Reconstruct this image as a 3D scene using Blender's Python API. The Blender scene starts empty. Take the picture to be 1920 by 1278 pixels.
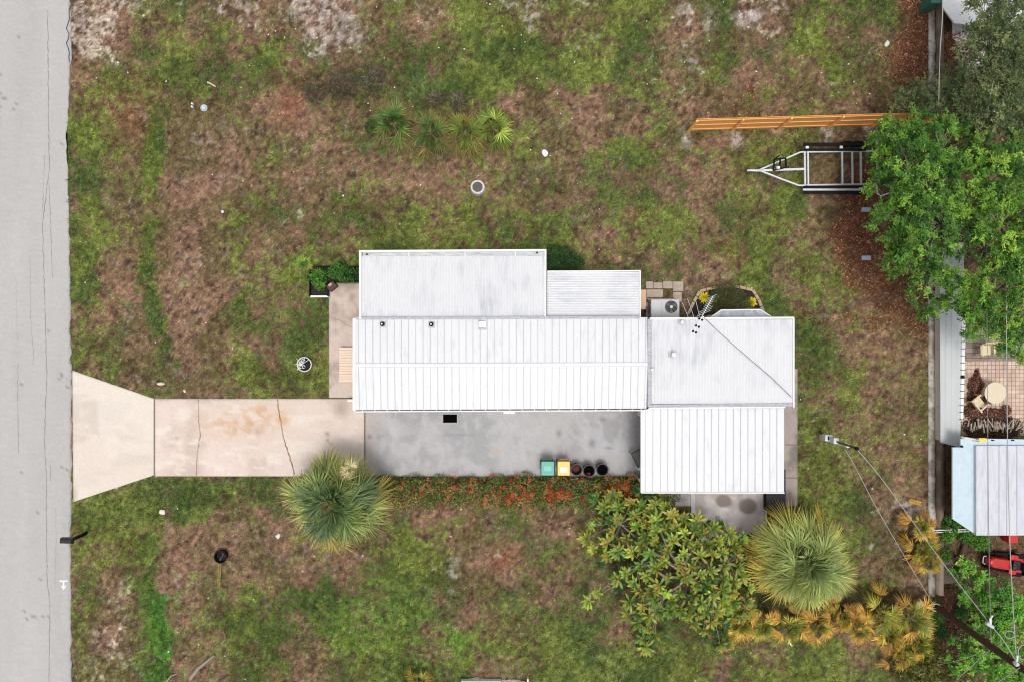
import bpy, math, random
import numpy as np
from mathutils import Vector, Matrix
random.seed(7); rng = np.random.default_rng(11)
PI = math.pi
sc = bpy.context.scene
COL = sc.collection
# ------------------------------------------------------------------ camera, light
H = 34.0; S = 38.0                      # drone height (m); photo pixels per metre on the ground
cd = bpy.data.cameras.new('camera'); cam = bpy.data.objects.new('camera', cd); COL.objects.link(cam)
cam.location = (0, 0, H); cam.rotation_euler = (0, 0, 0)
cd.sensor_width = 36; cd.lens = S * H * 36 / 1920; cd.clip_end = 2000; cd.clip_start = 0.5
sc.camera = cam
SUN_EL, SUN_AZ = math.radians(80), math.radians(170)
w = bpy.data.worlds.new('World'); sc.world = w; w.use_nodes = True
nt = w.node_tree; bgn = nt.nodes['Background']
sky = nt.nodes.new('ShaderNodeTexSky'); sky.sky_type = 'NISHITA'; sky.sun_disc = False
sky.sun_elevation = SUN_EL; sky.sun_rotation = SUN_AZ; sky.dust_density = 4; sky.air_density = 1.0
hs = nt.nodes.new('ShaderNodeHueSaturation'); hs.inputs['Saturation'].default_value = 0.25
nt.links.new(sky.outputs[0], hs.inputs['Color']); nt.links.new(hs.outputs[0], bgn.inputs[0])
bgn.inputs[1].default_value = 0.15
sd = bpy.data.lights.new('sun', 'SUN'); sd.energy = 1.3; sd.angle = math.radians(15); sd.color = (1, 0.965, 0.92)
so = bpy.data.objects.new('sun', sd); COL.objects.link(so)
so.rotation_euler = Vector((math.sin(SUN_AZ)*math.cos(SUN_EL), math.cos(SUN_AZ)*math.cos(SUN_EL), math.sin(SUN_EL))).to_track_quat('Z', 'Y').to_euler()
sc.view_settings.view_transform = 'Standard'; sc.view_settings.look = 'None'
sc.view_settings.exposure = 0.02; sc.view_settings.gamma = 1
sc.cycles.filter_width = 1.15

# ------------------------------------------------------------------ helpers
def P(px, py, z=0.0):
    k = (H - z) / H / S
    return Vector(((px - 960) * k, (639 - py) * k, z))
def s2l(c):
    c = np.asarray(c, float) / 255.0
    return np.where(c <= 0.04045, c / 12.92, ((c + 0.055) / 1.055) ** 2.4)
def L3(r, g, b, k=1.0): return tuple(float(v) * k for v in s2l((r, g, b)))
def smooth(a, b, x):
    t = np.clip((x - a) / (b - a), 0, 1); return t * t * (3 - 2 * t)
def _hash(ix, iy, seed):
    n = (ix.astype(np.int64) * 374761393 + iy.astype(np.int64) * 668265263 + seed * 982451653) & 0xffffffff
    n = ((n ^ (n >> 13)) * 1274126177) & 0xffffffff
    n = (n ^ (n >> 16)) & 0xffffff
    return n / float(0xffffff)
def vn(x, y, seed=0):
    ix = np.floor(x); iy = np.floor(y); fx = x - ix; fy = y - iy
    fx = fx * fx * (3 - 2 * fx); fy = fy * fy * (3 - 2 * fy)
    a = _hash(ix, iy, seed); b = _hash(ix + 1, iy, seed); c = _hash(ix, iy + 1, seed); d = _hash(ix + 1, iy + 1, seed)
    return (a * (1 - fx) + b * fx) * (1 - fy) + (c * (1 - fx) + d * fx) * fy
def fbm(x, y, scale, octv=4, seed=0, rough=0.55):
    x = np.asarray(x, float); y = np.asarray(y, float)
    t = 0; a = 1; s = 0; f = 1 / scale
    for o in range(octv):
        t = t + a * vn(x * f + 17.3 * o, y * f - 9.1 * o, seed + o * 31); s += a; a *= rough; f *= 2.03
    return t / s
def mixc(a, b, t): return a * (1 - t[..., None]) + b * t[..., None]

MATS = {}
def mat(name, color=(0.5, 0.5, 0.5), rough=0.6, metal=0.0, attr=False, transl=0.0, noise=0.0, nscale=8.0, bump=0.0, bscale=60.0, stretch=None, spec=0.5, dirt=None):
    if name in MATS: return MATS[name]
    m = bpy.data.materials.new(name); m.use_nodes = True; N = m.node_tree.nodes; K = m.node_tree.links
    b = N['Principled BSDF']; b.inputs['Roughness'].default_value = rough; b.inputs['Metallic'].default_value = metal
    b.inputs['Specular IOR Level'].default_value = spec
    tc = N.new('ShaderNodeTexCoord'); mp = N.new('ShaderNodeMapping'); K.new(tc.outputs['Object'], mp.inputs[0])
    if stretch: mp.inputs['Scale'].default_value = stretch
    if attr:
        a = N.new('ShaderNodeAttribute'); a.attribute_name = 'col'; src = a.outputs['Color']
    else:
        r = N.new('ShaderNodeRGB'); r.outputs[0].default_value = (*color, 1); src = r.outputs[0]
    if noise > 0:
        n = N.new('ShaderNodeTexNoise'); n.inputs['Scale'].default_value = nscale; n.inputs['Detail'].default_value = 6; n.inputs['Roughness'].default_value = 0.65
        K.new(mp.outputs[0], n.inputs['Vector'])
        mr = N.new('ShaderNodeMapRange'); mr.inputs[1].default_value = 0.3; mr.inputs[2].default_value = 0.7
        mr.inputs[3].default_value = 1 - noise; mr.inputs[4].default_value = 1 + noise; K.new(n.outputs[0], mr.inputs[0])
        mx = N.new('ShaderNodeVectorMath'); mx.operation = 'SCALE'; K.new(src, mx.inputs[0]); K.new(mr.outputs[0], mx.inputs['Scale']); src = mx.outputs[0]
    if dirt:
        dc, lo, hi, amt, dsc = dirt[:5]
        n = N.new('ShaderNodeTexNoise'); n.inputs['Scale'].default_value = dsc; n.inputs['Detail'].default_value = 7; n.inputs['Roughness'].default_value = 0.7
        K.new(mp.outputs[0], n.inputs['Vector'])
        mr = N.new('ShaderNodeMapRange'); mr.inputs[1].default_value = lo; mr.inputs[2].default_value = hi; mr.inputs[3].default_value = 0; mr.inputs[4].default_value = amt
        K.new(n.outputs[0], mr.inputs[0]); fo = mr.outputs[0]
        if len(dirt) > 5:
            n2 = N.new('ShaderNodeTexNoise'); n2.inputs['Scale'].default_value = dirt[5]; n2.inputs['Detail'].default_value = 3; K.new(tc.outputs['Object'], n2.inputs['Vector'])
            m2 = N.new('ShaderNodeMapRange'); m2.inputs[1].default_value = .42; m2.inputs[2].default_value = .66; K.new(n2.outputs[0], m2.inputs[0])
            mm = N.new('ShaderNodeMath'); mm.operation = 'MULTIPLY'; K.new(fo, mm.inputs[0]); K.new(m2.outputs[0], mm.inputs[1]); fo = mm.outputs[0]
        mx = N.new('ShaderNodeMix'); mx.data_type = 'RGBA'; K.new(fo, mx.inputs[0]); K.new(src, mx.inputs[6]); mx.inputs[7].default_value = (*dc, 1); src = mx.outputs[2]
    K.new(src, b.inputs['Base Color'])
    if bump > 0:
        n = N.new('ShaderNodeTexNoise'); n.inputs['Scale'].default_value = bscale; n.inputs['Detail'].default_value = 5
        K.new(tc.outputs['Object'], n.inputs['Vector'])
        bp = N.new('ShaderNodeBump'); bp.inputs['Strength'].default_value = bump; bp.inputs['Distance'].default_value = 0.02
        K.new(n.outputs[0], bp.inputs['Height']); K.new(bp.outputs[0], b.inputs['Normal'])
    if transl > 0:
        t = N.new('ShaderNodeBsdfTranslucent'); K.new(src, t.inputs[0]); ms = N.new('ShaderNodeMixShader'); ms.inputs[0].default_value = transl
        K.new(b.outputs[0], ms.inputs[1]); K.new(t.outputs[0], ms.inputs[2]); K.new(ms.outputs[0], N['Material Output'].inputs[0])
    MATS[name] = m; return m
M_leaf = mat('leaf', attr=True, rough=0.5, transl=0.25, spec=0.35)
M_grass = mat('grass_blade', attr=True, rough=0.8, transl=0.15, spec=0.15)
M_ground = mat('soil_and_turf', attr=True, rough=0.95, noise=0.35, nscale=14, bump=0.6, bscale=45, spec=0.1)
M_conc = mat('concrete', attr=True, rough=0.88, noise=0.07, nscale=9, bump=0.15, bscale=120, spec=0.25)
M_bark = mat('bark', L3(112, 98, 84), 0.9, noise=0.3, nscale=20, bump=0.5)
M_twig = mat('twig', L3(150, 138, 122), 0.9, noise=0.2, nscale=20)
M_dark = mat('black_plastic', (0.008, 0.008, 0.010), 0.75, noise=0.3, nscale=6, spec=.2)
M_galv = mat('galvanised_steel', (0.62, 0.64, 0.66), 0.45, 0.35, noise=0.15, nscale=18)
M_white = mat('white_paint', (0.8, 0.8, 0.79), 0.5, noise=0.04, nscale=5)
M_wire = mat('wire', (0.55, 0.55, 0.53), 0.5, 0.3)
M_wireb = mat('dark_wire', (0.05, 0.05, 0.05), 0.6)
M_wall = mat('cream_siding', (0.62, 0.58, 0.5), 0.7, noise=0.08, nscale=4)

WO = {}     # world origin of every object built
def setp(o, **k):
    for a, v in k.items():
        if v is not None: o[a] = v
def thing(name, label, cat, loc=(0, 0, 0), group=None):
    o = bpy.data.objects.new(name, None); COL.objects.link(o); o.location = loc; o.empty_display_size = 0.2
    setp(o, label=label, category=cat, group=group); WO[o.name] = Vector(loc); return o
def link(name, me, parent, org):
    o = bpy.data.objects.new(name, me); COL.objects.link(o); o.parent = parent
    o.location = org - WO[parent.name] if parent else org
    WO[o.name] = Vector(org); return o
def tag(o, label, cat, group=None, kind=None): setp(o, label=label, category=cat, group=group, kind=kind); return o
def struct(o, label=None): o['kind'] = 'structure'; setp(o, label=label); return o

class MB:
    def __init__(s): s.v = []; s.f = []; s.m = []; s.M = Matrix.Identity(4); s.cm = 0
    def add(s, vs, fs):
        b = len(s.v); s.v += [tuple(s.M @ Vector(v)) for v in vs]
        for f in fs: s.f.append([i + b for i in f]); s.m.append(s.cm)
        return s
    def box(s, x0, y0, z0, x1, y1, z1):
        x0, x1 = sorted((x0, x1)); y0, y1 = sorted((y0, y1)); z0, z1 = sorted((z0, z1))
        return s.add([(x0,y0,z0),(x1,y0,z0),(x1,y1,z0),(x0,y1,z0),(x0,y0,z1),(x1,y0,z1),(x1,y1,z1),(x0,y1,z1)],
                     [(3,2,1,0),(4,5,6,7),(0,1,5,4),(1,2,6,5),(2,3,7,6),(3,0,4,7)])
    def taper(s, x0, y0, x1, y1, z0, z1, e):      # box whose bottom is inset by e
        return s.add([(x0+e,y0+e,z0),(x1-e,y0+e,z0),(x1-e,y1-e,z0),(x0+e,y1-e,z0),(x0,y0,z1),(x1,y0,z1),(x1,y1,z1),(x0,y1,z1)],
                     [(3,2,1,0),(4,5,6,7),(0,1,5,4),(1,2,6,5),(2,3,7,6),(3,0,4,7)])
    def prism(s, pts, z0, z1):
        n = len(pts); a = sum(pts[i][0]*pts[(i+1)%n][1]-pts[(i+1)%n][0]*pts[i][1] for i in range(n))
        if a < 0: pts = pts[::-1]
        return s.add([(p[0],p[1],z0) for p in pts]+[(p[0],p[1],z1) for p in pts],
                     [tuple(range(n-1,-1,-1)), tuple(range(n,2*n))]+[(i,(i+1)%n,n+(i+1)%n,n+i) for i in range(n)])
    def tube(s, pts, r, n=6, r1=None):
        pts = [Vector(p) for p in pts]; m = len(pts); r1 = r if r1 is None else r1; vs = []; fs = []
        for i, p in enumerate(pts):
            d = (pts[min(i+1,m-1)] - pts[max(i-1,0)]).normalized()
            u = d.cross(Vector((0,0,1)) if abs(d.z) < 0.9 else Vector((1,0,0))).normalized(); v = d.cross(u)
            rr = r + (r1 - r) * i / max(1, m-1)
            for k in range(n):
                a = 2*PI*k/n; vs.append(p + u*math.cos(a)*rr + v*math.sin(a)*rr)
        for i in range(m-1):
            for k in range(n): fs.append((i*n+k, i*n+(k+1)%n, (i+1)*n+(k+1)%n, (i+1)*n+k))
        fs.append(tuple(range(n-1,-1,-1))); fs.append(tuple(range((m-1)*n, m*n)))
        return s.add(vs, fs)
    def lathe(s, prof, c=(0,0,0), n=24):
        vs = []; fs = []; m = len(prof)
        for r, z in prof:
            for k in range(n):
                a = 2*PI*k/n; vs.append((c[0]+r*math.cos(a), c[1]+r*math.sin(a), c[2]+z))
        for i in range(m-1):
            for k in range(n): fs.append((i*n+k, i*n+(k+1)%n, (i+1)*n+(k+1)%n, (i+1)*n+k))
        if prof[0][0] > 0.001: fs.append(tuple(range(n-1,-1,-1)))
        if prof[-1][0] > 0.001: fs.append(tuple(range((m-1)*n, m*n)))
        return s.add(vs, fs)
    def beam(s, a, b, wd, ht):                     # rectangular bar between two points
        a = Vector(a); b = Vector(b); d = (b-a).normalized()
        u = d.cross(Vector((0,0,1)) if abs(d.z) < 0.95 else Vector((0,1,0))).normalized()*wd/2; v = u.cross(d).normalized()*ht/2
        return s.add([a-u-v,a+u-v,a+u+v,a-u+v,b-u-v,b+u-v,b+u+v,b-u+v],[(0,1,2,3),(7,6,5,4),(0,4,5,1),(1,5,6,2),(2,6,7,3),(3,7,4,0)])
    def build(s, name, mats, parent=None, bevel=0, shade=False):
        V = np.array(s.v, float); me = bpy.data.meshes.new(name)
        if parent: org = Vector(WO[parent.name])
        else: org = Vector((float(V[:,0].min()+V[:,0].max())/2, float(V[:,1].min()+V[:,1].max())/2, float(V[:,2].min())))
        me.from_pydata([tuple(v) for v in (V - np.array(org))], [], s.f)
        if not isinstance(mats, (list, tuple)): mats = [mats]
        for m in mats: me.materials.append(m)
        if len(mats) > 1: me.polygons.foreach_set('material_index', s.m)
        if shade: me.polygons.foreach_set('use_smooth', [True]*len(me.polygons))
        me.update()
        o = link(name, me, parent, org)
        if bevel:
            b = o.modifiers.new('bevel', 'BEVEL'); b.width = bevel; b.segments = 2; b.limit_method = 'ANGLE'
        return o
def npmesh(name, V, loops, starts, C, material, parent=None, shade=False):
    me = bpy.data.meshes.new(name); n = len(V)
    org = Vector(WO[parent.name]) if parent else Vector((float(V[:,0].mean()), float(V[:,1].mean()), float(V[:,2].min())))
    me.vertices.add(n); me.vertices.foreach_set('co', (V - np.array(org)).astype(np.float32).ravel())
    me.loops.add(len(loops)); me.loops.foreach_set('vertex_index', loops.astype(np.int32))
    me.polygons.add(len(starts)); me.polygons.foreach_set('loop_start', starts.astype(np.int32))
    ca = me.color_attributes.new('col', 'FLOAT_COLOR', 'POINT')
    ca.data.foreach_set('color', np.hstack([C, np.ones((n, 1))]).astype(np.float32).ravel())
    me.update(calc_edges=True)
    if shade: me.polygons.foreach_set('use_smooth', np.ones(len(starts), bool))
    me.materials.append(material)
    return link(name, me, parent, org)
def nrm(v): return v / np.maximum(np.linalg.norm(v, axis=-1, keepdims=True), 1e-9)
def leaves(name, Pn, D, L, W, C0, C1, parent=None, droop=0.15, shape=(0.3, 1.0), mid=0.5, Nn=None, material=None):
    """many leaf blades as one mesh: two-piece blade, base -> middle -> tip"""
    n = len(Pn); D = nrm(D)
    if Nn is None: Nn = nrm(rng.normal(size=(n, 3)) * 0.35 + np.array([0, 0, 1.0]))
    sd_ = nrm(np.cross(D, Nn)); L = np.broadcast_to(L, (n,))[:, None]; W = np.broadcast_to(W, (n,))[:, None]
    dr = np.broadcast_to(droop, (n,))[:, None] * np.array([0, 0, 1.0])
    m = Pn + D*L*mid - dr*L*0.18; t = Pn + D*L - dr*L
    V = np.stack([Pn-sd_*W*shape[0]/2, Pn+sd_*W*shape[0]/2, m-sd_*W*shape[1]/2, m+sd_*W*shape[1]/2, t], 1).reshape(-1, 3)
    base = np.arange(n)[:, None]*5
    loops = (base + np.array([0,1,3,2, 2,3,4])).ravel(); starts = (np.arange(n)[:, None]*7 + np.array([0,4])).ravel()
    cm = C0*0.5 + C1*0.5
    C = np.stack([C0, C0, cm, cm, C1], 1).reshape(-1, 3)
    return npmesh(name, V, loops, starts, np.clip(C, 0, 1), material or M_leaf, parent)
def copy_tree(o, loc=None, rz=None, sc_=None, parent=None):
    c = o.copy(); COL.objects.link(c); c.parent = parent
    if loc is not None: c.location = loc
    if rz is not None: c.rotation_euler.z = rz
    if sc_ is not None: c.scale = (sc_,)*3
    for ch in list(o.children): copy_tree(ch, parent=c)
    return c

# ------------------------------------------------------------------ ground colour map (photo layout)
Gm = """
00234543433453754546636235552100
00235555653455677546535447443110
00455655 3465577567554334344542 0
00451633224425332322422344445553
00751811333455435346544454344333
00651812323433443454333563434333
00642714445555554535645463222333
00751714445665656644544544221333
00741713566655554454433646522333
00542626356666555444323565333333
00642634566666666665556666333333
00552536566666666666666665644333
00332334445555555555555564544333
00333333444444444444444475454333
00555555545555555555555565553333
00675764544443443333344466642333
00664232333365335244444446542333
00655232323476334445544456542333
00536445466465455444444455442333
00439347657765444765766555333443
00449345535665744777765566554444
""".strip('\n').replace(' ', '5').split('\n')
Sd = {(2,0):9,(3,0):8,(2,1):8,(3,1):6,(4,0):4,(4,1):3,(5,0):3,(6,0):4,(7,0):7,(8,0):5,(9,0):7,(10,0):7,(11,0):4,(9,1):5,(10,1):5,(13,0):6,(15,0):4,(16,0):6,
      (17,0):3,(18,0):4,(21,0):6,(23,0):7,(24,0):6,(21,1):5,(17,1):4,(11,1):3,(20,2):4,(21,2):4,(24,1):2,(25,1):4,(27,1):3,(26,1):2,(4,3):4,(9,6):4,(7,10):2,(21,9):3,
      (25,12):3,(26,13):3,(14,17):5,(15,17):5,(14,18):4,(3,18):5,(3,19):6,(2,20):4,(3,20):5,(11,18):3,(8,2):4,(22,8):3,(25,10):2,(17,6):2,(18,6):2,(27,15):4,(23,0):7,(20,1):3,(16,1):3,
      (12,0):3,(2,3):2,(3,6):1,(13,17):3,(14,19):3,(27,14):2,(28,16):4,(27,16):3,(28,17):3}
Rd = {(28,0):9,(29,0):8,(28,1):9,(29,1):8,(28,2):8,(30,1):7,(29,2):6,(30,2):5,(27,1):3,(27,2):3,(8,3):4,(8,2):2,(17,3):3,(18,3):3,(21,3):3,(22,3):4,(23,2):5,(23,3):3,(24,3):3,(26,4):3,(25,5):3,(26,5):4,(27,5):6,
      (26,6):6,(27,6):9,(28,6):8,(25,6):3,(25,7):3,(26,7):7,(27,7):9,(28,7):8,(26,8):6,(27,8):8,(28,8):7,(26,9):4,(27,9):5,(28,9):6,(26,10):2,(27,10):4,(28,10):4,(27,11):2,(28,11):3,(15,3):3,(23,4):1,
      (29,14):5,(29,15):6,(6,8):3,(6,9):3,(6,7):3,(7,17):3,(15,17):3,(28,12):2,(29,18):6,(29,19):6,(30,19):5}
Gg = np.array([[float(ch) for ch in r.ljust(32, '3')[:32]] for r in Gm]); 
Gg[3:12, 4] = 2; Gg[3:12, 5] = 2; Gg[11, 5] = 3; Gg[16:21, 4] = 3.5; Gg[15, 4] = 4.5; Gg[3:9, 3] -= .8; Gg[6:11, 6] = 1.6; Gg[17:21, 5] = 2.4; Gg = 4.5+(Gg-4.5)*.86
Sg = np.zeros_like(Gg); Rg = np.zeros_like(Gg)
for (c, r), v in Sd.items(): Sg[r, c] = v
for (c, r), v in Rd.items(): Rg[r, c] = v
def samp(g, px, py):
    px = np.where(px < 1740, np.abs(px-130)+130, px); px = np.where(px > 1920, 1660-np.abs((px-1920) % 2400-1200)*1.2, px); px = np.where(px < 130, 200, px); py = 1278-np.abs((np.abs(py) % 2556)-1278)
    x = np.clip(px/60.0-0.5, 0, 30.999); y = np.clip(py/60.85-0.5, 0, 19.999)
    ix = x.astype(int); iy = y.astype(int); fx = x-ix; fy = y-iy; fx = fx*fx*(3-2*fx); fy = fy*fy*(3-2*fy)
    return (g[iy,ix]*(1-fx)+g[iy,ix+1]*fx)*(1-fy)+(g[iy+1,ix]*(1-fx)+g[iy+1,ix+1]*fx)*fy
c_ = lambda r, g, b: s2l((r, g, b))
def blob(px, py, x, y, rx, ry=None): ry = ry or rx; return np.exp(-(((px-x)/rx)**2+((py-y)/ry)**2))
def ground_field(px, py):
    wx = px + 30*(fbm(px, py, 60, 3, 5)-0.5)*2; wy = py + 44*(fbm(px, py, 60, 3, 6)-0.5)*2
    g = samp(Gg, wx, wy)/9; s = samp(Sg, wx, wy)/9; r = samp(Rg, wx, wy)/9
    # drainage swale parallel to the road, lush patch at its lower end
    dx = px - (288 + 12*np.sin(py/90) + 6*np.sin(py/31))
    dx = dx + 16*(fbm(px, py, 40, 3, 33)-.5)*2; sw = np.exp(-(dx/21)**2)*(.45+.9*smooth(.35, .6, fbm(px, py, 38, 3, 34))) * smooth(170, 230, py) * (1-smooth(735, 745, py)*(1-smooth(890, 900, py)))
    n1 = fbm(px, py, 34, 5, 21, 0.62); n2 = fbm(px, py, 85, 4, 22); n3 = fbm(px, py, 50, 4, 23, 0.6); n4 = fbm(px, py, 15, 3, 24, 0.7); n5 = fbm(px, py, 7, 2, 25); n6 = fbm(px, py, 7.5, 3, 26, .75); n7 = fbm(px, py, 11, 3, 27, .7); n8 = fbm(px, py, 3.6, 2, 28, .8)
    gw = smooth(0.33, 0.67, 0.5 + (g-0.50)*1.2 + (n1-0.5)*0.7 + (n4-0.5)*0.5 + (n6-0.5)*0.6 + sw*0.5)
    yel = smooth(0.3, 0.7, n2 + (n4-0.5)*0.5); lush = 1.4*blob(px, py, 300, 1195, 30, 85) + 0.5*blob(px, py, 850, 1200, 60, 25) + .35*blob(px, py, 700, 1170, 120, 60)
    green = mixc(c_(66, 90, 40), c_(110, 124, 55), yel); green = mixc(green, c_(62, 140, 38), np.clip(lush, 0, .8)*0.75)
    green = mixc(green, c_(86, 78, 44), 0.30*smooth(.5, .75, n3)); green = mixc(green, c_(58, 82, 36), np.clip(sw, 0, 1)*0.38)
    brown = mixc(c_(139, 108, 90), c_(106, 92, 64), smooth(0.3, 0.68, n3)); brown = mixc(brown, c_(158, 138, 128), smooth(0.54, 0.74, n1*.45+n7*.55)*0.7)
    brown = mixc(brown, c_(82, 64, 50), smooth(0.50, 0.75, 1-(n4*.5+n6*.5))*0.8)
    pk = blob(px, py, 945, 1050, 26, 22) + blob(px, py, 240, 215, 38, 60)*.5 + blob(px, py, 1380, 468, 25, 12) + blob(px, py, 545, 190, 25, 40)*.8
    brown = mixc(brown, c_(160, 96, 78), np.clip(pk, 0, 1)*0.6)
    col = mixc(brown, green, .04+gw*0.86)
    # darker scrubby weeds along the old fence line
    dk = blob(px, py, 600, 165, 85, 38)+blob(px, py, 690, 140, 60, 28)+blob(px, py, 390, 130, 50, 30)*.5+blob(px, py, 800, 190, 60, 14)*.6+blob(px, py, 300, 200, 20, 50)*.6+blob(px, py, 1650, 150, 60, 50)*.6
    col = mixc(col, c_(62, 58, 40), np.clip(dk, 0, 1)*0.62*smooth(0.35, 0.6, n4))
    sw_ = smooth(0.46, 0.74, s*0.70 + (n1-0.5)*0.95 + (n4-0.5)*0.6 + (n6-.5)*.75)
    sand = mixc(c_(194, 176, 158), c_(160, 142, 132), smooth(0.3, 0.7, n3)); sand = mixc(sand, c_(150, 140, 142), 0.45*smooth(400, 520, px)*(1-smooth(1290, 1350, px)))
    tuft = smooth(0.62, 0.7, fbm(px, py, 9, 2, 44)); 
    col = mixc(col, sand, sw_*0.92*(1-tuft*0.75))
    pp = blob(px, py, 1345, 320, 10, 20)+blob(px, py, 1375, 258, 8, 8)*0+blob(px, py, 1380, 262, 9, 14)+blob(px, py, 1458, 240, 9, 6)+blob(px, py, 1551, 250, 9, 16)+blob(px, py, 1630, 240, 12, 8)+blob(px, py, 1288, 262, 8, 14)+blob(px, py, 1700, 955, 22, 12)
    pp = blob(px, py, 1380, 262, 9, 14)+blob(px, py, 1458, 242, 9, 6)+blob(px, py, 1551, 250, 9, 16)+blob(px, py, 1630, 242, 12, 8)+blob(px, py, 1288, 262, 8, 14)+blob(px, py, 1700, 952, 24, 11)+blob(px, py, 1402, 28, 26, 11)+blob(px, py, 1330, 40, 12, 22)*.7+blob(px, py, 610, 60, 12, 26)*.6+blob(px, py, 670, 60, 14, 18)*.7
    col = mixc(col, c_(186, 172, 166), np.clip(pp*1.3, 0, 1)*smooth(0.35, 0.55, n4)*.85)
    rw = smooth(0.36, 0.7, r*0.98 + (n1-0.5)*0.8 + (n5-0.5)*0.35)
    lit = mixc(c_(142, 90, 68), c_(106, 72, 52), smooth(0.3, 0.7, n5)); lit = mixc(lit, c_(132, 108, 74), smooth(0.45, 0.65, n2)*0.5)
    col = mixc(col, lit, rw*0.85)
    tan = blob(px, py, 1690, 720, 60, 190)*.5 + blob(px, py, 1650, 800, 70, 70)*.3
    col = mixc(col, c_(134, 116, 82), np.clip(tan, 0, 1)*smooth(.4, .6, n1))
    # neighbour's side and the ground under the palms and shrubs: bare litter
    nb = smooth(1756, 1764, px); bare = np.clip(nb*0.8 + 0.85*blob(px, py, 1560, 1140, 120, 22) + .95*blob(px, py, 1290, 1060, 130, 90), 0, 1)
    duff = mixc(c_(108, 84, 66), c_(66, 52, 42), smooth(0.35, 0.65, n4)); duff = mixc(duff, c_(142, 122, 112), smooth(.6, .75, n1)*.6)
    col = mixc(col, duff, bare*smooth(.2, .5, n5))
    col = col*np.exp((n6-0.5)*1.3*(1-.5*sw_)+(n5-.5)*.75+(n8-.5)*1.05-.03)[:, None]
    return col*1.0, gw, np.clip(sw_, 0, 1), np.clip(rw, 0, 1), dk
def ground_z(px, py):
    dx = px - 288
    return -0.035 - 0.10*np.exp(-(dx/26)**2)*smooth(150, 250, py)*(1-smooth(700, 735, py)*(1-smooth(900, 930, py))) + 0.022*(fbm(px, py, 90, 3, 3)-0.5)*2
def to_px(x, y): return 960 + x*S, 639 - y*S

inner_x = np.arange(-29, 29.001, 0.085); inner_y = np.arange(-20.5, 20.501, 0.085)
far = np.concatenate([np.arange(.35, 18, .35), [19, 21, 25, 30, 45, 60, 90, 120, 180, 250, 500, 900.0]])
gx = np.concatenate([-29-far[::-1], inner_x, 29+far]); gy = np.concatenate([-20.5-far[::-1], inner_y, 20.5+far])
GX, GY = np.meshgrid(gx, gy); gpx, gpy = to_px(GX.ravel(), GY.ravel())
gc, ggw, gsw, grw, gdk = ground_field(gpx, gpy)
gz = ground_z(gpx, gpy); nx, ny = len(gx), len(gy)
idx = (np.arange(ny-1)[:, None]*nx + np.arange(nx-1)).ravel()
q = np.stack([idx, idx+1, idx+nx+1, idx+nx], 1)
ground = npmesh('ground', np.stack([GX.ravel(), GY.ravel(), gz], 1), q.ravel(), np.arange(len(q))*4, np.clip(gc*0.9, 0, 1), M_ground, shade=True)
struct(ground)

# ------------------------------------------------------------------ slabs and roads
def inpoly(px, py, poly):
    inside = np.zeros(px.shape, bool); n = len(poly)
    for i in range(n):
        x0, y0 = poly[i]; x1, y1 = poly[(i+1) % n]
        if y0 == y1: continue
        c = ((y0 > py) != (y1 > py)) & (px < (x1-x0)*(py-y0)/(y1-y0)+x0); inside ^= c
    return inside
def slab(name, corners, z, cf, step=4.0, thick=0.12, material=None, parent=None, edgewob=None):
    """corners in plan (photo-scale ground units): tl, tr, br, bl; fine grid with a colour per vertex"""
    c = np.array(corners, float); nu = max(2, int(max(np.linalg.norm(c[1]-c[0]), np.linalg.norm(c[2]-c[3]))/step)); nv = max(2, int(np.linalg.norm(c[3]-c[0])/step))
    u, v = np.meshgrid(np.linspace(0, 1, nu+1), np.linspace(0, 1, nv+1)); u = u.ravel(); v = v.ravel()
    pp = (c[0]*(1-u)[:, None]+c[1]*u[:, None])*(1-v)[:, None]+(c[3]*(1-u)[:, None]+c[2]*u[:, None])*v[:, None]
    if edgewob: pp[:, 0] += edgewob(pp[:, 1])*(u > 0.999)
    C = cf(pp[:, 0], pp[:, 1]); k = 1/S
    V = np.stack([(pp[:, 0]-960)*k, (639-pp[:, 1])*k, np.full(len(pp), z)], 1)
    idx = (np.arange(nv)[:, None]*(nu+1)+np.arange(nu)).ravel(); q = np.stack([idx, idx+nu+1, idx+nu+2, idx+1], 1)
    # skirt
    ring = list(range(0, nu)) + [nu+(nu+1)*i for i in range(nv)] + [(nu+1)*nv+nu-i for i in range(nu)] + [(nu+1)*(nv-i) for i in range(nv)]
    B = V[ring].copy(); B[:, 2] -= thick; nV = len(V); r = np.array(ring); m = len(r)
    sk = np.stack([r, np.roll(r, -1), nV+np.roll(np.arange(m), -1), nV+np.arange(m)], 1)
    V = np.vstack([V, B]); C = np.vstack([C, C[ring]*0.9]); q = np.vstack([q, sk])
    o = npmesh(name, V, q.ravel(), np.arange(len(q))*4, np.clip(C, 0, 1), material or M_conc, parent)
    return o
def rect(x0, y0, x1, y1): return [(x0, y0), (x1, y0), (x1, y1), (x0, y1)]
def asph(px, py):
    n = fbm(px*0.5, py, 5, 3, 61, .7); n2 = fbm(px*1.6, py*0.25, 60, 3, 62)
    c = np.ones((len(px), 3))*c_(179, 176, 174); c = c*(0.90+0.16*n+0.16*(n2-0.5))[:, None]
    c = mixc(c, c_(178, 176, 174), smooth(.45, .6, fbm(px*3, py*.12, 70, 3, 63))*.4)
    dots = smooth(0.86, 0.9, vn(px/3.5, py/3.5, 64)*vn(px/40, py/40, 65)*1.2); return mixc(c, c_(110, 108, 105), dots*.6)
wob = lambda y: 3.5*(fbm(y, y*0+3, 14, 4, 71)-0.5)*2 + np.interp(y, [0, 100, 250, 330, 520, 700, 960, 1000, 1278], [0, 2, -6, -4, -1, 2, 2, 1, 2])
road = slab('road', rect(-420, -900, 131, 2200), 0.012, asph, step=5, edgewob=wob); struct(road)
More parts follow.
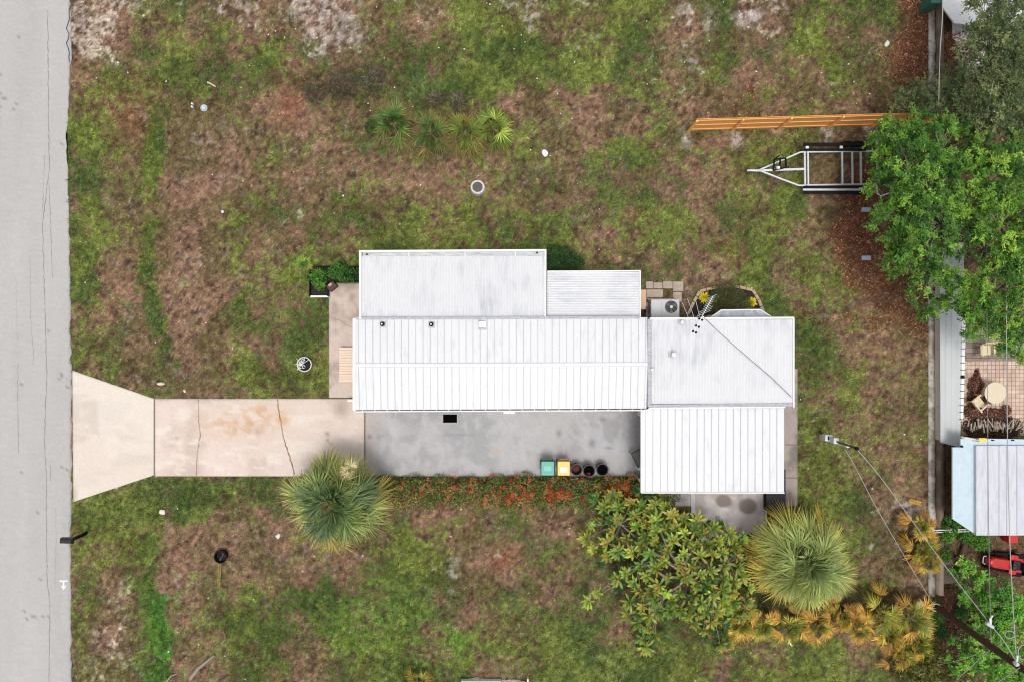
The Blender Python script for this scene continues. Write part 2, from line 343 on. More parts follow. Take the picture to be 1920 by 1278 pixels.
for y0_, y1_ in ((-12000, -900), (2200, 13000)): struct(slab('road', rect(-420, y0_, 131, y1_), 0.012, asph, step=60))
def stripe(name, pts, wpx, z, m, parent=None, jit=0.0):
    mb = MB(); q = []
    P2 = []
    for i in range(len(pts)-1):
        (x0, y0), (x1, y1) = pts[i], pts[i+1]; n = max(1, int(math.hypot(x1-x0, y1-y0)/5)) if jit else 1
        for k in range(n):
            t = k/n; P2.append((x0+(x1-x0)*t+(random.uniform(-jit, jit)), y0+(y1-y0)*t+(random.uniform(-jit, jit)*.4)))
    P2.append(pts[-1])
    vs = []
    for i, p in enumerate(P2):
        a = P2[max(i-1, 0)]; b = P2[min(i+1, len(P2)-1)]; dx, dy = b[0]-a[0], b[1]-a[1]; l = math.hypot(dx, dy) or 1
        ww = wpx/2*(random.uniform(.4, 1.3) if jit else 1); nx_, ny_ = -dy/l*ww, dx/l*ww
        for s_ in (1, -1):
            v = P(p[0]+nx_*s_, p[1]+ny_*s_, 0); v.z = z; vs.append(v)
    mb.add(vs, [(2*i, 2*i+1, 2*i+3, 2*i+2) for i in range(len(P2)-1)])
    return mb.build(name, m, parent)
M_crack = mat('crack', L3(142, 138, 134), 0.95); M_crack2 = mat('rust_crack', L3(140, 108, 80), 0.95)
for pts, w_ in [([(90,20),(91,180),(93,320),(80,420),(84,560),(86,620),(88,700),(85,780),(84,830),(88,900),(87,960),(89,1080),(94,1140),(92,1278)], 1.5),
               ([(84,290),(80,400)], .8), ([(92,340),(96,440),(99,520)], 1.0), ([(56,480),(58,600),(64,680)], .6),
               ([(34,680),(34,780),(35,850)], 1.0), ([(94,870),(95,900)], .8), ([(105,950),(105,1100)], .5), ([(30,520),(33,640)], .4)]:
    stripe('crack', pts, w_, 0.016, M_crack, road, 0.9)
mk = MB(); mk.cm = 0
for a, b, c, d in [((112,1087),(127,1087),(127,1089.5),(112,1089.5)), ((118,1089.5),(121,1089.5),(121,1098),(118,1098)), ((113.5,1096),(118,1098.5),(121,1098.5),(125,1096)), ((113.5,1096),(125,1096),(120.5,1104.5),(118.5,1104.5))][:2]:
    mk.prism([P(*q_)[:2] for q_ in (a, b, c, d)], 0.012, 0.017)
mk.prism([P(*q_)[:2] for q_ in [(114,1096.5),(118,1098.2),(121,1098.2),(125,1096.5),(119.5,1105)]], 0.012, 0.0175)
mk.build('road_marking', M_white, road)

rust = lambda px, py: blob(px, py, 530, 788, 11, 8)
def drive(px, py):
    n = fbm(px, py, 60, 5, 81, .6); n2 = fbm(px*.35, py, 12, 3, 82); n3 = fbm(px, py, 9, 3, 83)
    c = np.ones((len(px), 3))*c_(216, 199, 188); c = mixc(c, c_(198, 180, 168), smooth(.45, .7, n)); c = mixc(c, c_(224, 214, 203), smooth(.55, .7, n2)*.6)
    m = blob(px, py, 450, 795, 60, 26)+.8*blob(px, py, 500, 770, 40, 12); c = mixc(c, c_(190, 152, 110), np.clip(m, 0, 1)*smooth(.4, .62, n3)*.75)
    c = mixc(c, c_(205, 156, 108), np.clip(m*.28+rust(px, py)*1.3, 0, .85)*(.6+.4*n3))
    c = mixc(c, c_(176, 160, 148), (1-smooth(745, 765, py))*.45*smooth(.3, .6, n)); c = mixc(c, c_(158, 138, 122), np.clip(blob(px, py, 640, 765, 16, 16)+blob(px, py, 332, 820, 3)+blob(px, py, 484, 808, 8, 10)*.6, 0, 1)*.7)
    c = mixc(c, c_(120, 104, 94), np.clip(blob(px,py,614,813,4)+blob(px,py,614,825,3)+blob(px,py,621,831,2.3)+blob(px,py,613,838,2), 0, 1)*.7)
    return c*(.94+.1*n3)[:, None]
def apron(px, py):
    n = fbm(px, py, 70, 4, 91); n3 = fbm(px, py, 9, 3, 83); st = fbm(px*.3+py*.1, py, 20, 3, 92)
    c = np.ones((len(px), 3))*c_(216, 203, 191); c = mixc(c, c_(196, 184, 174), smooth(.45, .65, st)*.6*(1-smooth(820, 900, py)*.6)); c = mixc(c, c_(222, 212, 200), smooth(.5, .7, n)*.6)
    c = mixc(c, c_(178, 162, 154), (1-smooth(140, 150, px))*smooth(900, 925, py)*.6)
    return c*(.96+.07*n3)[:, None]
def grey(px, py):
    n = fbm(px, py, 45, 5, 101, .62); n2 = fbm(px, py*.35, 14, 4, 102, .6); n3 = fbm(px, py, 6, 3, 103)
    c = np.ones((len(px), 3))*c_(180, 178, 178); c = mixc(c, c_(162, 161, 162), smooth(.42, .68, n)); c = mixc(c, c_(186, 186, 190), smooth(.55, .72, n2)*.65)
    c = mixc(c, c_(186, 174, 168), (1-smooth(684, 730, px))*.8)
    c = mixc(c, c_(176, 172, 170), smooth(845, 890, py)*.35); c = mixc(c, c_(140, 138, 138), smooth(1150, 1200, px)*.5)
    m = blob(px,py,1110,830,7,9)+.9*blob(px,py,1048,812,5,7)+blob(px,py,1140,838,7,2)+blob(px,py,693,818,4)+.6*blob(px,py,710,820,4)+.6*blob(px, py, 1130, 785, 8, 4)+.4*blob(px, py, 860, 815, 30, 2)
    c = mixc(c, c_(96, 92, 92), np.clip(m, 0, 1)*.6); c = mixc(c, c_(188, 160, 136), blob(px, py, 930, 848, 8, 8)*.5)
    return c*(.93+.12*n3)[:, None]
def oldc(base, dark, seed):
    def f(px, py):
        n = fbm(px, py, 30, 5, seed, .65); n3 = fbm(px, py, 6, 3, seed+1)
        c = mixc(np.ones((len(px), 3))*c_(*base), c_(*dark), smooth(.4, .68, n)); return c*(.9+.2*n3)[:, None]
    return f
def patio(px, py):
    c = oldc((204, 196, 194), (174, 164, 160), 120)(px, py)
    m = blob(px, py, 1356, 938, 17, 14)+blob(px, py, 1402, 948, 20, 17)+.5*blob(px, py, 1412, 1010, 12, 10); c = mixc(c, c_(112, 98, 84), smooth(.35, .6, m)*.8)
    return mixc(c, c_(126, 112, 104), blob(px, py, 1335, 995, 14, 22)*.6)
AP = [(136,694),(289,747),(289,890),(138,940)]
a_ = slab('driveway_apron', AP, 0.02, apron); struct(a_)
d_ = slab('driveway', rect(290.5,747,683,892), 0.02, drive); struct(d_)
g_ = slab('carport_slab', rect(685,745,1204,892), 0.02, grey); struct(g_)
f_ = slab('front_walkway', rect(617,531,720,745), 0.026, oldc((200,184,172),(168,152,142),130)); struct(f_)
p_ = slab('rear_patio', rect(1298,740,1436,1012), 0.024, patio); struct(p_)
p2 = slab('rear_porch_slab', rect(1206,740,1295,948), 0.03, oldc((194,190,188),(168,162,160),140)); struct(p2)
sw1 = slab('side_walkway', rect(1440,690,1495,948), 0.02, oldc((164,152,144),(128,118,112),150)); struct(sw1)
stripe('crack', [(372,748),(373,790),(376,812),(370,850),(368,892)], 1.3, 0.026, M_crack2, d_, .9)
stripe('crack', [(520,748),(527,790),(531,820),(542,850),(552,888)], 2.2, 0.026, M_crack2, d_, 1.1)
stripe('joint', [(289.8,748),(289.8,890)], 2.0, 0.0215, mat('joint', L3(104,98,88), .95), d_)
stripe('joint', [(684,768),(684,892)], 1.6, 0.0215, MATS['joint'], g_)
stripe('crack', [(628,598),(640,602),(655,612),(662,614)], 1.4, 0.031, M_crack, f_, .8)
for yy in (760, 833, 895): stripe('joint', [(1472,yy),(1495,yy)], 1.5, 0.026, MATS['joint'], sw1)
tr = MB(); a = P(1435,920); b = P(1436,1012); tr.box(a.x,a.y,0.0,a.x+.05,b.y,0.05); tr.build('edge_trim', M_white, p_)
tr = MB(); a = P(1296,920); b = P(1296,960); tr.box(a.x,a.y,0.0,a.x+.05,b.y,0.05); a = P(1300,920); tr.box(a.x,a.y,0.0,a.x+.04,b.y,0.05); tr.build('edge_trim', M_white, p2)
# stepping pavers beside the air conditioner
M_pav = mat('paver', L3(176,160,146), .9, noise=.18, nscale=5, bump=.3)
for i, (x0,y0,x1,y1,lb) in enumerate([(1262,528,1281,546,'square tan stepping slab, rightmost of the row behind the air conditioner'),(1243,528,1261,541,'pale stepping slab second from the right behind the air conditioner'),
        (1225,530,1242,541,'pale stepping slab with leaf litter near the middle of the row'),(1211,528,1224,541,'broken stepping slab leftmost of the row by the side room corner'),
        (1212,543,1243,558,'wide pale slab between the tan step and the stepping row'),(1262,548,1278,566,'cracked grey slab beside the air conditioner corner')]):
    mb = MB(); a = P(x0,y0); b = P(x1,y1); mb.box(a.x,a.y,-0.05,b.x,b.y,0.03); tag(mb.build('paving_slab', M_pav, bevel=.01), lb, 'paving slab', 'stepping slabs behind the house')

# ------------------------------------------------------------------ grass, litter
bare = [rect(-500,-2000,131,3000), AP, rect(289,747,1206,892), rect(617,533,1200,747), rect(690,500,1165,760), rect(1200,590,1495,946), rect(1298,900,1436,1012), rect(1206,900,1298,948), rect(1742,-200,1763,175),
        rect(1740,555,1763,1118), rect(1763,560,1925,980), rect(1765,-200,1925,60), rect(583,500,672,556)]
def grass_layer(name, n, lmin, lmax, wmin, wmax, tilt, seed, keepf, bright, litter=False):
    r = np.random.default_rng(seed)
    px = r.uniform(126, 1990, n); py = r.uniform(-60, 1340, n)
    keep = np.ones(n, bool)
    ov = 1.6*(fbm(px, py, 9, 3, 91)-.5)*2; jx = px + r.normal(0, 1.0, n)+ov; jy = py + r.normal(0, 1.0, n)+ov
    ex = wob(jy); keep &= jx > 131+ex-2+r.exponential(1.2, n)*0.0
    for b in bare[1:]: keep &= ~inpoly(jx, jy, b)
    px = px[keep]; py = py[keep]
    c, gw, sw, rw, dk = ground_field(px, py)
    k = keepf(r, gw, sw, rw, dk, px, py); px, py, c, gw, sw, rw = px[k], py[k], c[k], gw[k], sw[k], rw[k]
    n = len(px); az = r.uniform(0, 2*PI, n); el = np.radians(r.uniform(*tilt, n))
    D = np.stack([np.cos(az)*np.cos(el), np.sin(az)*np.cos(el), np.sin(el)], 1)
    x = (px-960)/S; y = (639-py)/S; z = ground_z(px, py)
    L = r.uniform(lmin, lmax, n)*(0.7+0.5*gw); W = r.uniform(wmin, wmax, n)
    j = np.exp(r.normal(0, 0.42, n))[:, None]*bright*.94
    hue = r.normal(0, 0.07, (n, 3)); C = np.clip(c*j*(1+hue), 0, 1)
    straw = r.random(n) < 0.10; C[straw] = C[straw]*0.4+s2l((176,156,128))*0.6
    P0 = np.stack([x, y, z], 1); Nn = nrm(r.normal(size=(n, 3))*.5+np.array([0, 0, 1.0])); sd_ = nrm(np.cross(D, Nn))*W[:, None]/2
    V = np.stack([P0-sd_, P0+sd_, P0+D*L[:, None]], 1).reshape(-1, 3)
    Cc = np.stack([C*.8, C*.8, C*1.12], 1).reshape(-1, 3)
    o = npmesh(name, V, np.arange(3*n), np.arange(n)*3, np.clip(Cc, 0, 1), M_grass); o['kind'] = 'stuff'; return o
grass_layer('grass', 620000, .05, .12, .016, .036, (12, 60), 1, lambda r, gw, sw, rw, dk, px, py: r.random(len(gw)) < np.clip(.92-sw*.75-rw*.35, .06, 1)*np.where(px > 1763, .45, 1), 1.5)['label'] = 'short patchy green and brown lawn grass around the house'
grass_layer('weeds', 120000, .10, .22, .03, .06, (20, 75), 2, lambda r, gw, sw, rw, dk, px, py: r.random(len(gw)) < np.clip((.12+gw*.5+dk*.9)*(fbm(px, py, 14, 3, 99) > .5), 0, 1)*(1-sw), 1.35)['label'] = 'taller tufted weeds scattered through the lawn'
grass_layer('dry_straw', 70000, .12, .26, .010, .018, (3, 30), 3, lambda r, gw, sw, rw, dk, px, py: r.random(len(gw)) < np.clip(.75-gw*.5-rw*.5, .1, 1)*np.where(px > 1763, .2, 1), 2.0)['label'] = 'thin pale dry grass stalks lying in the lawn'
def litter():
    r = np.random.default_rng(5); n = 130000; px = r.uniform(1290, 1925, n); py = r.uniform(-10, 1278, n)
    c, gw, sw, rw, dk = ground_field(px, py); k = (r.random(n) < rw**1.2) | ((px > 1763) & (r.random(n) < .16))
    for b in bare[1:]: k &= ~inpoly(px, py, b)
    px, py = px[k], py[k]; n = len(px); az = r.uniform(0, 2*PI, n); P0 = np.stack([(px-960)/S, (639-py)/S, ground_z(px, py)+r.uniform(.02, .07, n)], 1)
    D = np.stack([np.cos(az), np.sin(az), r.uniform(-.1, .45, n)], 1); t = r.random(n)
    C = mixc(np.ones((n, 3))*s2l((150, 92, 68)), s2l((106, 74, 54)), t); b2 = r.random(n) < .22; C[b2] = s2l((196, 150, 124)); C *= np.exp(r.normal(0, .2, n))[:, None]
    o = leaves('leaf_litter', P0, D, r.uniform(.07, .14, n), r.uniform(.03, .055, n), C, C, material=M_grass, droop=0); o['kind'] = 'stuff'; o['label'] = 'reddish brown fallen leaves under the trees'
litter()

def specks():
    r = np.random.default_rng(15); n = 330; px = r.uniform(140, 1735, n); py = r.uniform(5, 1275, n); k = (r.random(n) < np.where(py < 230, .9, .3))
    for b in bare[1:]: k &= ~inpoly(px, py, b)
    px, py = px[k], py[k]; n = len(px); P0 = np.stack([(px-960)/S, (639-py)/S, np.full(n, .03)], 1); az = r.uniform(0, 6.3, n); D = np.stack([np.cos(az), np.sin(az), np.zeros(n)], 1)
    C = np.tile(s2l((230, 226, 216)), (n, 1))*np.exp(r.normal(0, .2, n))[:, None]
    o = leaves('small_white_flowers', P0, D, r.uniform(.05, .1, n), r.uniform(.04, .08, n), C, C, material=M_grass, droop=0, shape=(.8, 1.)); o['kind'] = 'stuff'; o['label'] = 'tiny white flowers and pebbles dotted through the lawn'
specks()
# ------------------------------------------------------------------ the mobile home
M_roof = mat('white_roof_panel', (0.675, 0.68, 0.69), .45, noise=.03, nscale=3, stretch=(1, .25, 1), dirt=((.42,.43,.45), .52, .80, .55, 4.0))
M_rib = mat('roof_seam', (0.46, 0.465, 0.48), .5, noise=.15, nscale=8)
M_corr = mat('white_corrugated', (0.71, 0.715, 0.725), .45, stretch=(2.4, .35, 1), dirt=((.33,.35,.40), .44, .72, .62, 1.6, .55))
M_corr2 = mat('white_corrugated_cross', (0.71, 0.715, 0.725), .45, stretch=(.4, 4.0, 1), dirt=((.33,.35,.40), .44, .72, .7, 1.4, .6))
M_seal = mat('grey_sealant', (0.42, 0.43, 0.46), .7, noise=.35, nscale=5, stretch=(1, 4, 1))
M_white2 = mat('white_trim', (0.80, 0.80, 0.80), .5, noise=.04, nscale=6, dirt=((.5,.5,.5), .55, .8, .4, 4))
M_gut = mat('gutter_inside', (0.10, 0.10, 0.11), .8, noise=.3, nscale=10)
home = thing('mobile_home', 'long white metal roofed mobile home with side room, rear room and open carport', 'mobile home', P(930, 690))
def wallbox(x0, y0, x1, y1, z):
    mb = MB(); a = P(x0, y0, z); b = P(x1, y1, z); i = .28; mb.box(a.x+i, a.y-i, 0, b.x-i, b.y+i, z-.08); return mb
for r_, z in [((662,597,1215,768), 2.75), ((674,470,1030,600), 2.5), ((1024,508,1205,600), 2.35), ((1212,597,1488,763), 2.7), ((1202,763,1470,800), 2.6)]:
    wallbox(*r_, z).build('wall', M_wall, home)
def lerp(a, b, t): return a+(b-a)*t
def roof_plane(mb, TL, TR, BR, BL, th=.05, ribs=None, ribmat=1, rw=.028, rh=.025, jitter=.12):
    TL, TR, BR, BL = map(Vector, (TL, TR, BR, BL)); dn = Vector((0, 0, -th)); mb.cm = 0
    mb.add([TL, TR, BR, BL, TL+dn, TR+dn, BR+dn, BL+dn], [(3,2,1,0),(4,5,6,7),(0,1,5,4),(1,2,6,5),(2,3,7,6),(3,0,4,7)])
    if ribs:
        mb.cm = ribmat
        for t in ribs:
            a = TL.lerp(TR, t); b = BL.lerp(BR, t); mb.beam(a+Vector((0,0,rh*.4)), b+Vector((0,0,rh*.4)), rw*random.uniform(.6, 1.25), rh)
        mb.cm = 0
def ribt(x0, x1, step, off=0):
    t = []; x = x0+step*.6+off
    while x < x1-3: t.append((x+random.uniform(-.5, .5)-x0)/(x1-x0)); x += step
    return t
ze, zr = 2.78, 2.93
mb = MB(); rr = ribt(664, 1214, 13.45)
roof_plane(mb, P(664,598,ze), P(1214,595,ze), P(1214,683,zr), P(664,685,zr), ribs=rr)
roof_plane(mb, P(664,685,zr), P(1214,683,zr), P(1212,765,ze), P(666,768,ze), ribs=rr)
rm = mb.build('roof', [M_roof, M_rib], home)
mb = MB(); mb.cm = 0; mb.beam(P(666,684.5,zr+.03), P(1214,682.5,zr+.03), .15, .05); mb.cm = 1; mb.beam(P(666,681.6,zr+.01), P(1214,679.6,zr+.01), .03, .03); mb.beam(P(666,687.6,zr+.01), P(1214,685.6,zr+.01), .03, .03); mb.build('ridge_cap', [M_roof, M_rib], rm)
mb = MB(); mb.beam(P(664.5,597,ze), P(664.5,685,zr), .13, .12); mb.beam(P(664.5,685,zr), P(664.5,769,ze), .13, .12); mb.build('fascia', M_white2, rm)
# gutter with straps along the lower eave
mb = MB(); a = P(665,768,ze-.06); b = P(1212,766,ze-.06); mb.cm = 1; mb.beam(a, b, .07, .03); mb.cm = 0; mb.beam(P(665,771,ze-.03), P(1212,768.5,ze-.03), .045, .1)
for k in range(24): 
    x = 680+k*23; mb.beam(P(x,766,ze), P(x,770.5,ze), .03, .03)
mb.build('gutter', [M_white2, M_gut], home)
mb = MB(); mb.cm = 0; mb.beam(P(664,597,ze+.02), P(1200,595,ze+.02), .12, .05); mb.build('flashing', M_seal, home)
def corr(name, x0, y0, x1, y1, zt, zb, period, m, across=False, amp=.02):
    """corrugated sheet between two edge heights"""
    nu = int((x1-x0 if not across else y1-y0)/period)*4; 
    vs = []; fs = []
    for i in range(nu+1):
        t = i/nu; o = amp*math.sin(i*PI/2)
        for s_ in (0, 1):
            if not across: p = P(lerp(x0, x1, t), (y0, y1)[s_], (zt, zb)[s_])
            else: p = P((x0, x1)[s_], lerp(y0, y1, t), lerp(zt, zb, t))
            p.z += o; vs.append(p)
    for i in range(nu): fs.append((2*i, 2*i+1, 2*i+3, 2*i+2) if not across else (2*i, 2*i+1, 2*i+3, 2*i+2))
    mb = MB(); mb.add(vs, fs); o = mb.build(name, m, home); 
    sm = o.modifiers.new('thickness', 'SOLIDIFY'); sm.thickness = .015; return o
r1 = corr('side_room_roof', 677, 480, 1021, 599, 2.50, 2.72, 5.4, M_corr, amp=.022)
mb = MB()
mb.beam(P(676,470,2.58), P(676,599,2.76), .10, .14); mb.beam(P(674,471.5,2.6), P(1024,469.5,2.6), .09, .12); mb.beam(P(1022.5,470,2.58), P(1022.5,597,2.74), .09, .14)
mb.cm = 1; mb.beam(P(680,476.5,2.47), P(1020,475,2.47), .30, .03); mb.cm = 0
for x in (767, 872, 966): mb.beam(P(x,471,2.58), P(x,481,2.55), .04, .05)
pr = mb.build('roof_gutter', [M_white2, mat('gutter_bed', (.5,.51,.53), .6, noise=.3, nscale=4, stretch=(.5,3,1))], home)
mb = MB()
for x, y in ((688,477),(1007,474)): mb = MB(); c = P(x, y, 2.49); mb.lathe([(.045,0),(.045,.01)], c, 12); mb.build('drain_hole', M_dark, pr)
r2 = corr('utility_room_roof', 1026, 510, 1199, 593, 2.38, 2.55, 4.6, M_corr2, across=True, amp=.018)
mb = MB(); mb.beam(P(1026,509,2.42), P(1200,508,2.42), .05, .10); mb.beam(P(1200,508,2.42), P(1200,596,2.6), .06, .10); mb.build('fascia', M_white2, r2)
# rear room
r3 = corr('rear_room_roof', 1221, 599, 1486, 757, 2.86, 2.74, 5.8, M_corr, amp=.022)
mb = MB(); mb.beam(P(1218,597.5,2.88), P(1488,596,2.88), .09, .12); mb.beam(P(1487.5,596,2.88), P(1487.5,763,2.76), .06, .12); mb.build('fascia', M_white2, r3)
mb = MB(); mb.beam(P(1217.5,598,2.92), P(1217.5,762,2.86), .17, .05); mb.build('flashing', M_seal, r3)
mb = MB(); mb.beam(P(1216,760.5,2.80), P(1486,758.5,2.80), .13, .05); mb.build('flashing', M_seal, r3)
mb = MB(); mb.beam(P(1216,764.5,2.83), P(1472,762.5,2.83), .06, .05); mb.build('flashing', M_white2, r3)
mb = MB()
q = [P(1330,597,2.6), P(1352,582,2.3), P(1425,581,2.3), P(1446,594,2.55)]; q2 = [v-Vector((0,0,.06)) for v in q]
mb.add(q+q2, [(0,3,2,1),(4,5,6,7),(0,1,5,4),(1,2,6,5),(2,3,7,6),(3,0,4,7)]); by = mb.build('bay_roof', mat('grey_bay_roof', (.42,.44,.48), .6, noise=.3, nscale=4, dirt=((.75,.76,.78), .5, .7, .8, 5)), home)
mb = MB(); mb.beam(P(1330,597,2.64), P(1352,581.5,2.34), .05, .06); mb.beam(P(1352,581.5,2.34), P(1425,580.5,2.34), .05, .06); mb.beam(P(1425,580.5,2.34), P(1446,594,2.6), .05, .06); mb.build('fascia', M_white2, by)
mb = MB(); a = P(1345,597,2.2); b = P(1432,587,2.2); mb.box(a.x, a.y-.2, 0.5, b.x, b.y-.05, 2.2); mb.build('bay_window', M_wall, home)
# porch roof and its posts
mb = MB(); rr = ribt(1202, 1470, 13.7)
roof_plane(mb, P(1203,766,2.66), P(1470,764,2.66), P(1470,922,2.56), P(1202,921,2.56), ribs=rr, rw=.03)
pf = mb.build('carport_roof', [M_roof, M_rib], home)
mb = MB(); mb.beam(P(1202,922.5,2.53), P(1470,923,2.53), .05, .12); mb.beam(P(1202,766,2.73), P(1202,922,2.55), .05, .12); mb.build('fascia', M_white2, pf)
for x, y in ((1212,912),(1300,912),(1385,912),(1460,912)):
    mb = MB(); c = P(x, y, 2.5); mb.box(c.x-.045, c.y-.045, 0, c.x+.045, c.y+.045, 2.5); mb.build('post', M_white, home)
# small things fixed on the roofs
for x, y in ((717.5,607.5),(809,608)):
    mb = MB(); c = P(x, y, 2.82); mb.cm = 1; mb.box(c.x-.14, c.y-.16, c.z-.02, c.x+.14, c.y+.12, c.z+.012); mb.cm = 0
    mb.lathe([(.1,0),(.1,.12),(.07,.2),(.07,.12),(.03,.12)], c, 16); mb.cm = 2; mb.lathe([(.035,.1),(.035,.24)], c, 10); mb.cm = 0
    mb.build('plumbing_vent', [M_dark, mat('vent_flashing', (.40,.46,.5), .6, noise=.2), M_white], rm)
mb = MB(); c = P(904.5,608,2.83); mb.box(c.x-.15,c.y-.13,c.z,c.x+.17,c.y+.13,c.z+.2); mb.cm = 1; mb.box(c.x-.17,c.y-.25,c.z-.01,c.x+.17,c.y-.13,c.z+.02); mb.box(c.x-.19,c.y+.13,c.z,c.x-.15,c.y+.2,c.z+.2); mb.build('exhaust_hood', [M_white, M_seal], rm, bevel=.015)
for x, y, s_, z in ((1261.5,664,1.0,2.84),(1277.5,604,.75,2.88),(1222,692,.6,2.9)):
    mb = MB(); c = P(x, y, z); mb.cm = 1; mb.lathe([(.2*s_,0),(.2*s_,.02),(.13*s_,.03)], c, 18); mb.cm = 0; mb.lathe([(.08*s_,0),(.08*s_,.2*s_),(.12*s_,.22*s_),(.10*s_,.28*s_),(.01,.31*s_)], c, 16)
    mb.build('roof_vent', [M_white, mat('vent_collar', (.5,.5,.5), .7, noise=.3)], r3)
mb = MB(); a = P(944,770,2.6); b = P(966,774,2.6); mb.box(a.x,a.y,2.55,b.x,b.y-.02,2.7); mb.build('eave_bracket', M_white, home, bevel=.01)  # small white bracket at the eave, not a lamp
# front step deck under the left eave
M_tan = mat('tan_deck', L3(228,204,182), .6, noise=.05, nscale=5)
dk_ = MB(); 
for k in range(13):
    a = P(636, 651+k*5, .35); b = P(680, 655.4+k*5, .35); dk_.box(a.x, a.y, .31, b.x, b.y, .35)
a = P(637,652,.3); b = P(680,714,.3); dk_.box(a.x,a.y,.0,b.x,b.y,.30); dk_.build('front_step', M_tan, home)
mb = MB(); a = P(1200,543,.5); b = P(1212,580,.5); mb.box(a.x-.4,a.y,0,b.x,b.y,.45); mb.build('side_step', mat('tan_step', L3(214,176,142), .7, noise=.08), home, bevel=.01)
mb = MB(); a = P(652,748,.6); b = P(668,752,.6); mb.box(a.x,a.y,.55,b.x,b.y,.62); mb.build('downspout', M_white, home)
# coil of hose/cable on the rear wall
mb = MB()
for k in range(7):
    c = P(1489, 612+k*5, 1.9); mb.tube([c+Vector((.02+.06*math.cos(t), .13*math.sin(t), .03*k)) for t in np.linspace(0, 2*PI, 12)], .012, 5)
tag(mb.build('hose', M_wireb), 'black hose hanging in coils at the right wall of the rear room', 'hose')

# ------------------------------------------------------------------ things around the house
t = thing('air_conditioner', 'light grey outdoor air conditioner with round black fan, in the corner behind the side room', 'air conditioner', P(1247,578))
mb = MB(); a = P(1221,561.5,.8); b = P(1274,598,.8); mb.box(a.x,a.y,.06,b.x,b.y,.8); mb.build('cabinet', mat('ac_cabinet', (.58,.59,.6), .45, noise=.06), t, bevel=.02)
mb = MB(); mb.box(a.x-.1,a.y+.1,-.05,b.x+.1,b.y,.06); mb.build('pad', M_pav, t)
mb = MB(); c0 = P(1240,563,.802); c1 = P(1240,597,.802); mb.box(c0.x,c0.y,.795,c0.x+.012,c1.y,.806); mb.build('seam', M_seal, t)
fc = P(1258.5,575.5,.8)
mb = MB(); mb.lathe([(.30,.0),(.30,.012),(.26,.014)], fc, 28); fan = mb.build('fan_well', mat('fan_black', (.01,.01,.012), .6), t)
mb = MB()
for k in range(3):
    a0 = k*2*PI/3+.5; mb.add([fc+Vector((.05*math.cos(a0),.05*math.sin(a0),.03)), fc+Vector((.27*math.cos(a0-.35),.27*math.sin(a0-.35),.02)), fc+Vector((.27*math.cos(a0+.25),.27*math.sin(a0+.25),.045))], [(0,1,2)])
mb.build('fan_blade', mat('fan_grey', (.12,.12,.13), .5), fan)
mb = MB(); mb.lathe([(.07,.02),(.07,.06),(.01,.065)], fc, 16); mb.build('fan_hub', M_white2, fan)
mb = MB()
for r_ in (.12,.18,.24,.295): mb.tube([fc+Vector((r_*math.cos(x),r_*math.sin(x),.06)) for x in np.linspace(0,2*PI,29)], .004, 4)
mb.build('fan_guard', M_galv, fan)
mb = MB(); a = P(1214,563,.5); mb.lathe([(.07,0),(.07,.35),(.02,.38)], (a.x,a.y,.0), 10); a = P(1214,580,.5); mb.box(a.x-.08,a.y-.12,0,a.x+.06,a.y+.12,.5)
mb.tube([P(1214,566,.3), P(1218,568,.45), P(1222,570,.3)], .02); tag(mb.build('utility_boxes', M_wireb, bevel=.01), 'dark electrical boxes and hoses squeezed between the side room and the air conditioner', 'electrical box')

# tv antenna
t = thing('tv_antenna', 'rooftop television antenna with long rods on a mast beside the bay roof', 'antenna', P(1303,598,2.6))
mb = MB(); top = P(1319,594,5.2); mb.tube([P(1306,597.5,2.3), top], .022); mb.build('mast', M_galv, t)
za = 5.1; mb = MB(); mb.beam(P(1300,624,za), P(1337,555,za+.05), .022, .022); bm = mb.build('boom', M_galv, t)
for (x0,y0,x1,y1) in ((1279,567,1301.5,622),(1289,560,1307,611.5),(1304,562,1313,598.5)):
    mb = MB(); mb.tube([P(x0,y0,za+.06), P(x1,y1,za)], .009, 5); mb.tube([P(x1,y1,za), P(2*x1-x0+22,2*y1-y0-38,za+.06)], .006, 5); mb.build('rod', M_galv, bm)
    mb = MB(); c = P(x1,y1,za); mb.lathe([(.05,0),(.05,.05)], c+Vector((-.05,.02,0)), 8); mb.lathe([(.05,0),(.05,.05)], c+Vector((.07,-.03,0)), 8); mb.build('insulator', M_dark, bm)
for k in range(9):
    c = P(1319+k*2.1, 588-k*4.0, za+.04); u = Vector((.17, .075, 0))*(1.0 if k > 2 else 1.7); mb = MB(); mb.tube([c-u, c+u], .009, 5); mb.build('short_rod', M_galv, bm)
mb = MB(); pts = [P(1318,594,4.9), P(1352,626,3.9), P(1400,668,3.3), P(1445,706,3.05), P(1484,744,2.88)]; mb.tube(pts, .014, 5)
tag(mb.build('antenna_cable', M_wireb), 'thin dark cable running diagonally over the rear room roof from the antenna', 'cable')

# curved garden bed
M_edge = mat('edging_block', L3(178,156,132), .9, noise=.2, nscale=6, bump=.3)
t = thing('garden_edging', 'curved tan block edging round the planting bed behind the rear room', 'edging', P(1360,565))
pts = [(1289,590),(1300,566),(1311,546),(1335,540.5),(1360,537.5),(1385,538.5),(1410,544),(1421,562),(1431,588)]
for i in range(len(pts)-1):
    (x0,y0),(x1,y1) = pts[i], pts[i+1]
    for k in range(2):
        a = P(lerp(x0,x1,k/2+.02), lerp(y0,y1,k/2+.02), 0); b = P(lerp(x0,x1,k/2+.47), lerp(y0,y1,k/2+.47), 0); a.z = b.z = .06
        mb = MB(); mb.beam(a, b, .14, .16); mb.build('block', M_edge, t, bevel=.01)
mb = MB(); mb.prism([P(*p)[:2] for p in pts], -.01, .035); struct(mb.build('planting_bed', mat('dark_soil', L3(44,36,34), .95, noise=.5, nscale=12, bump=.6)))
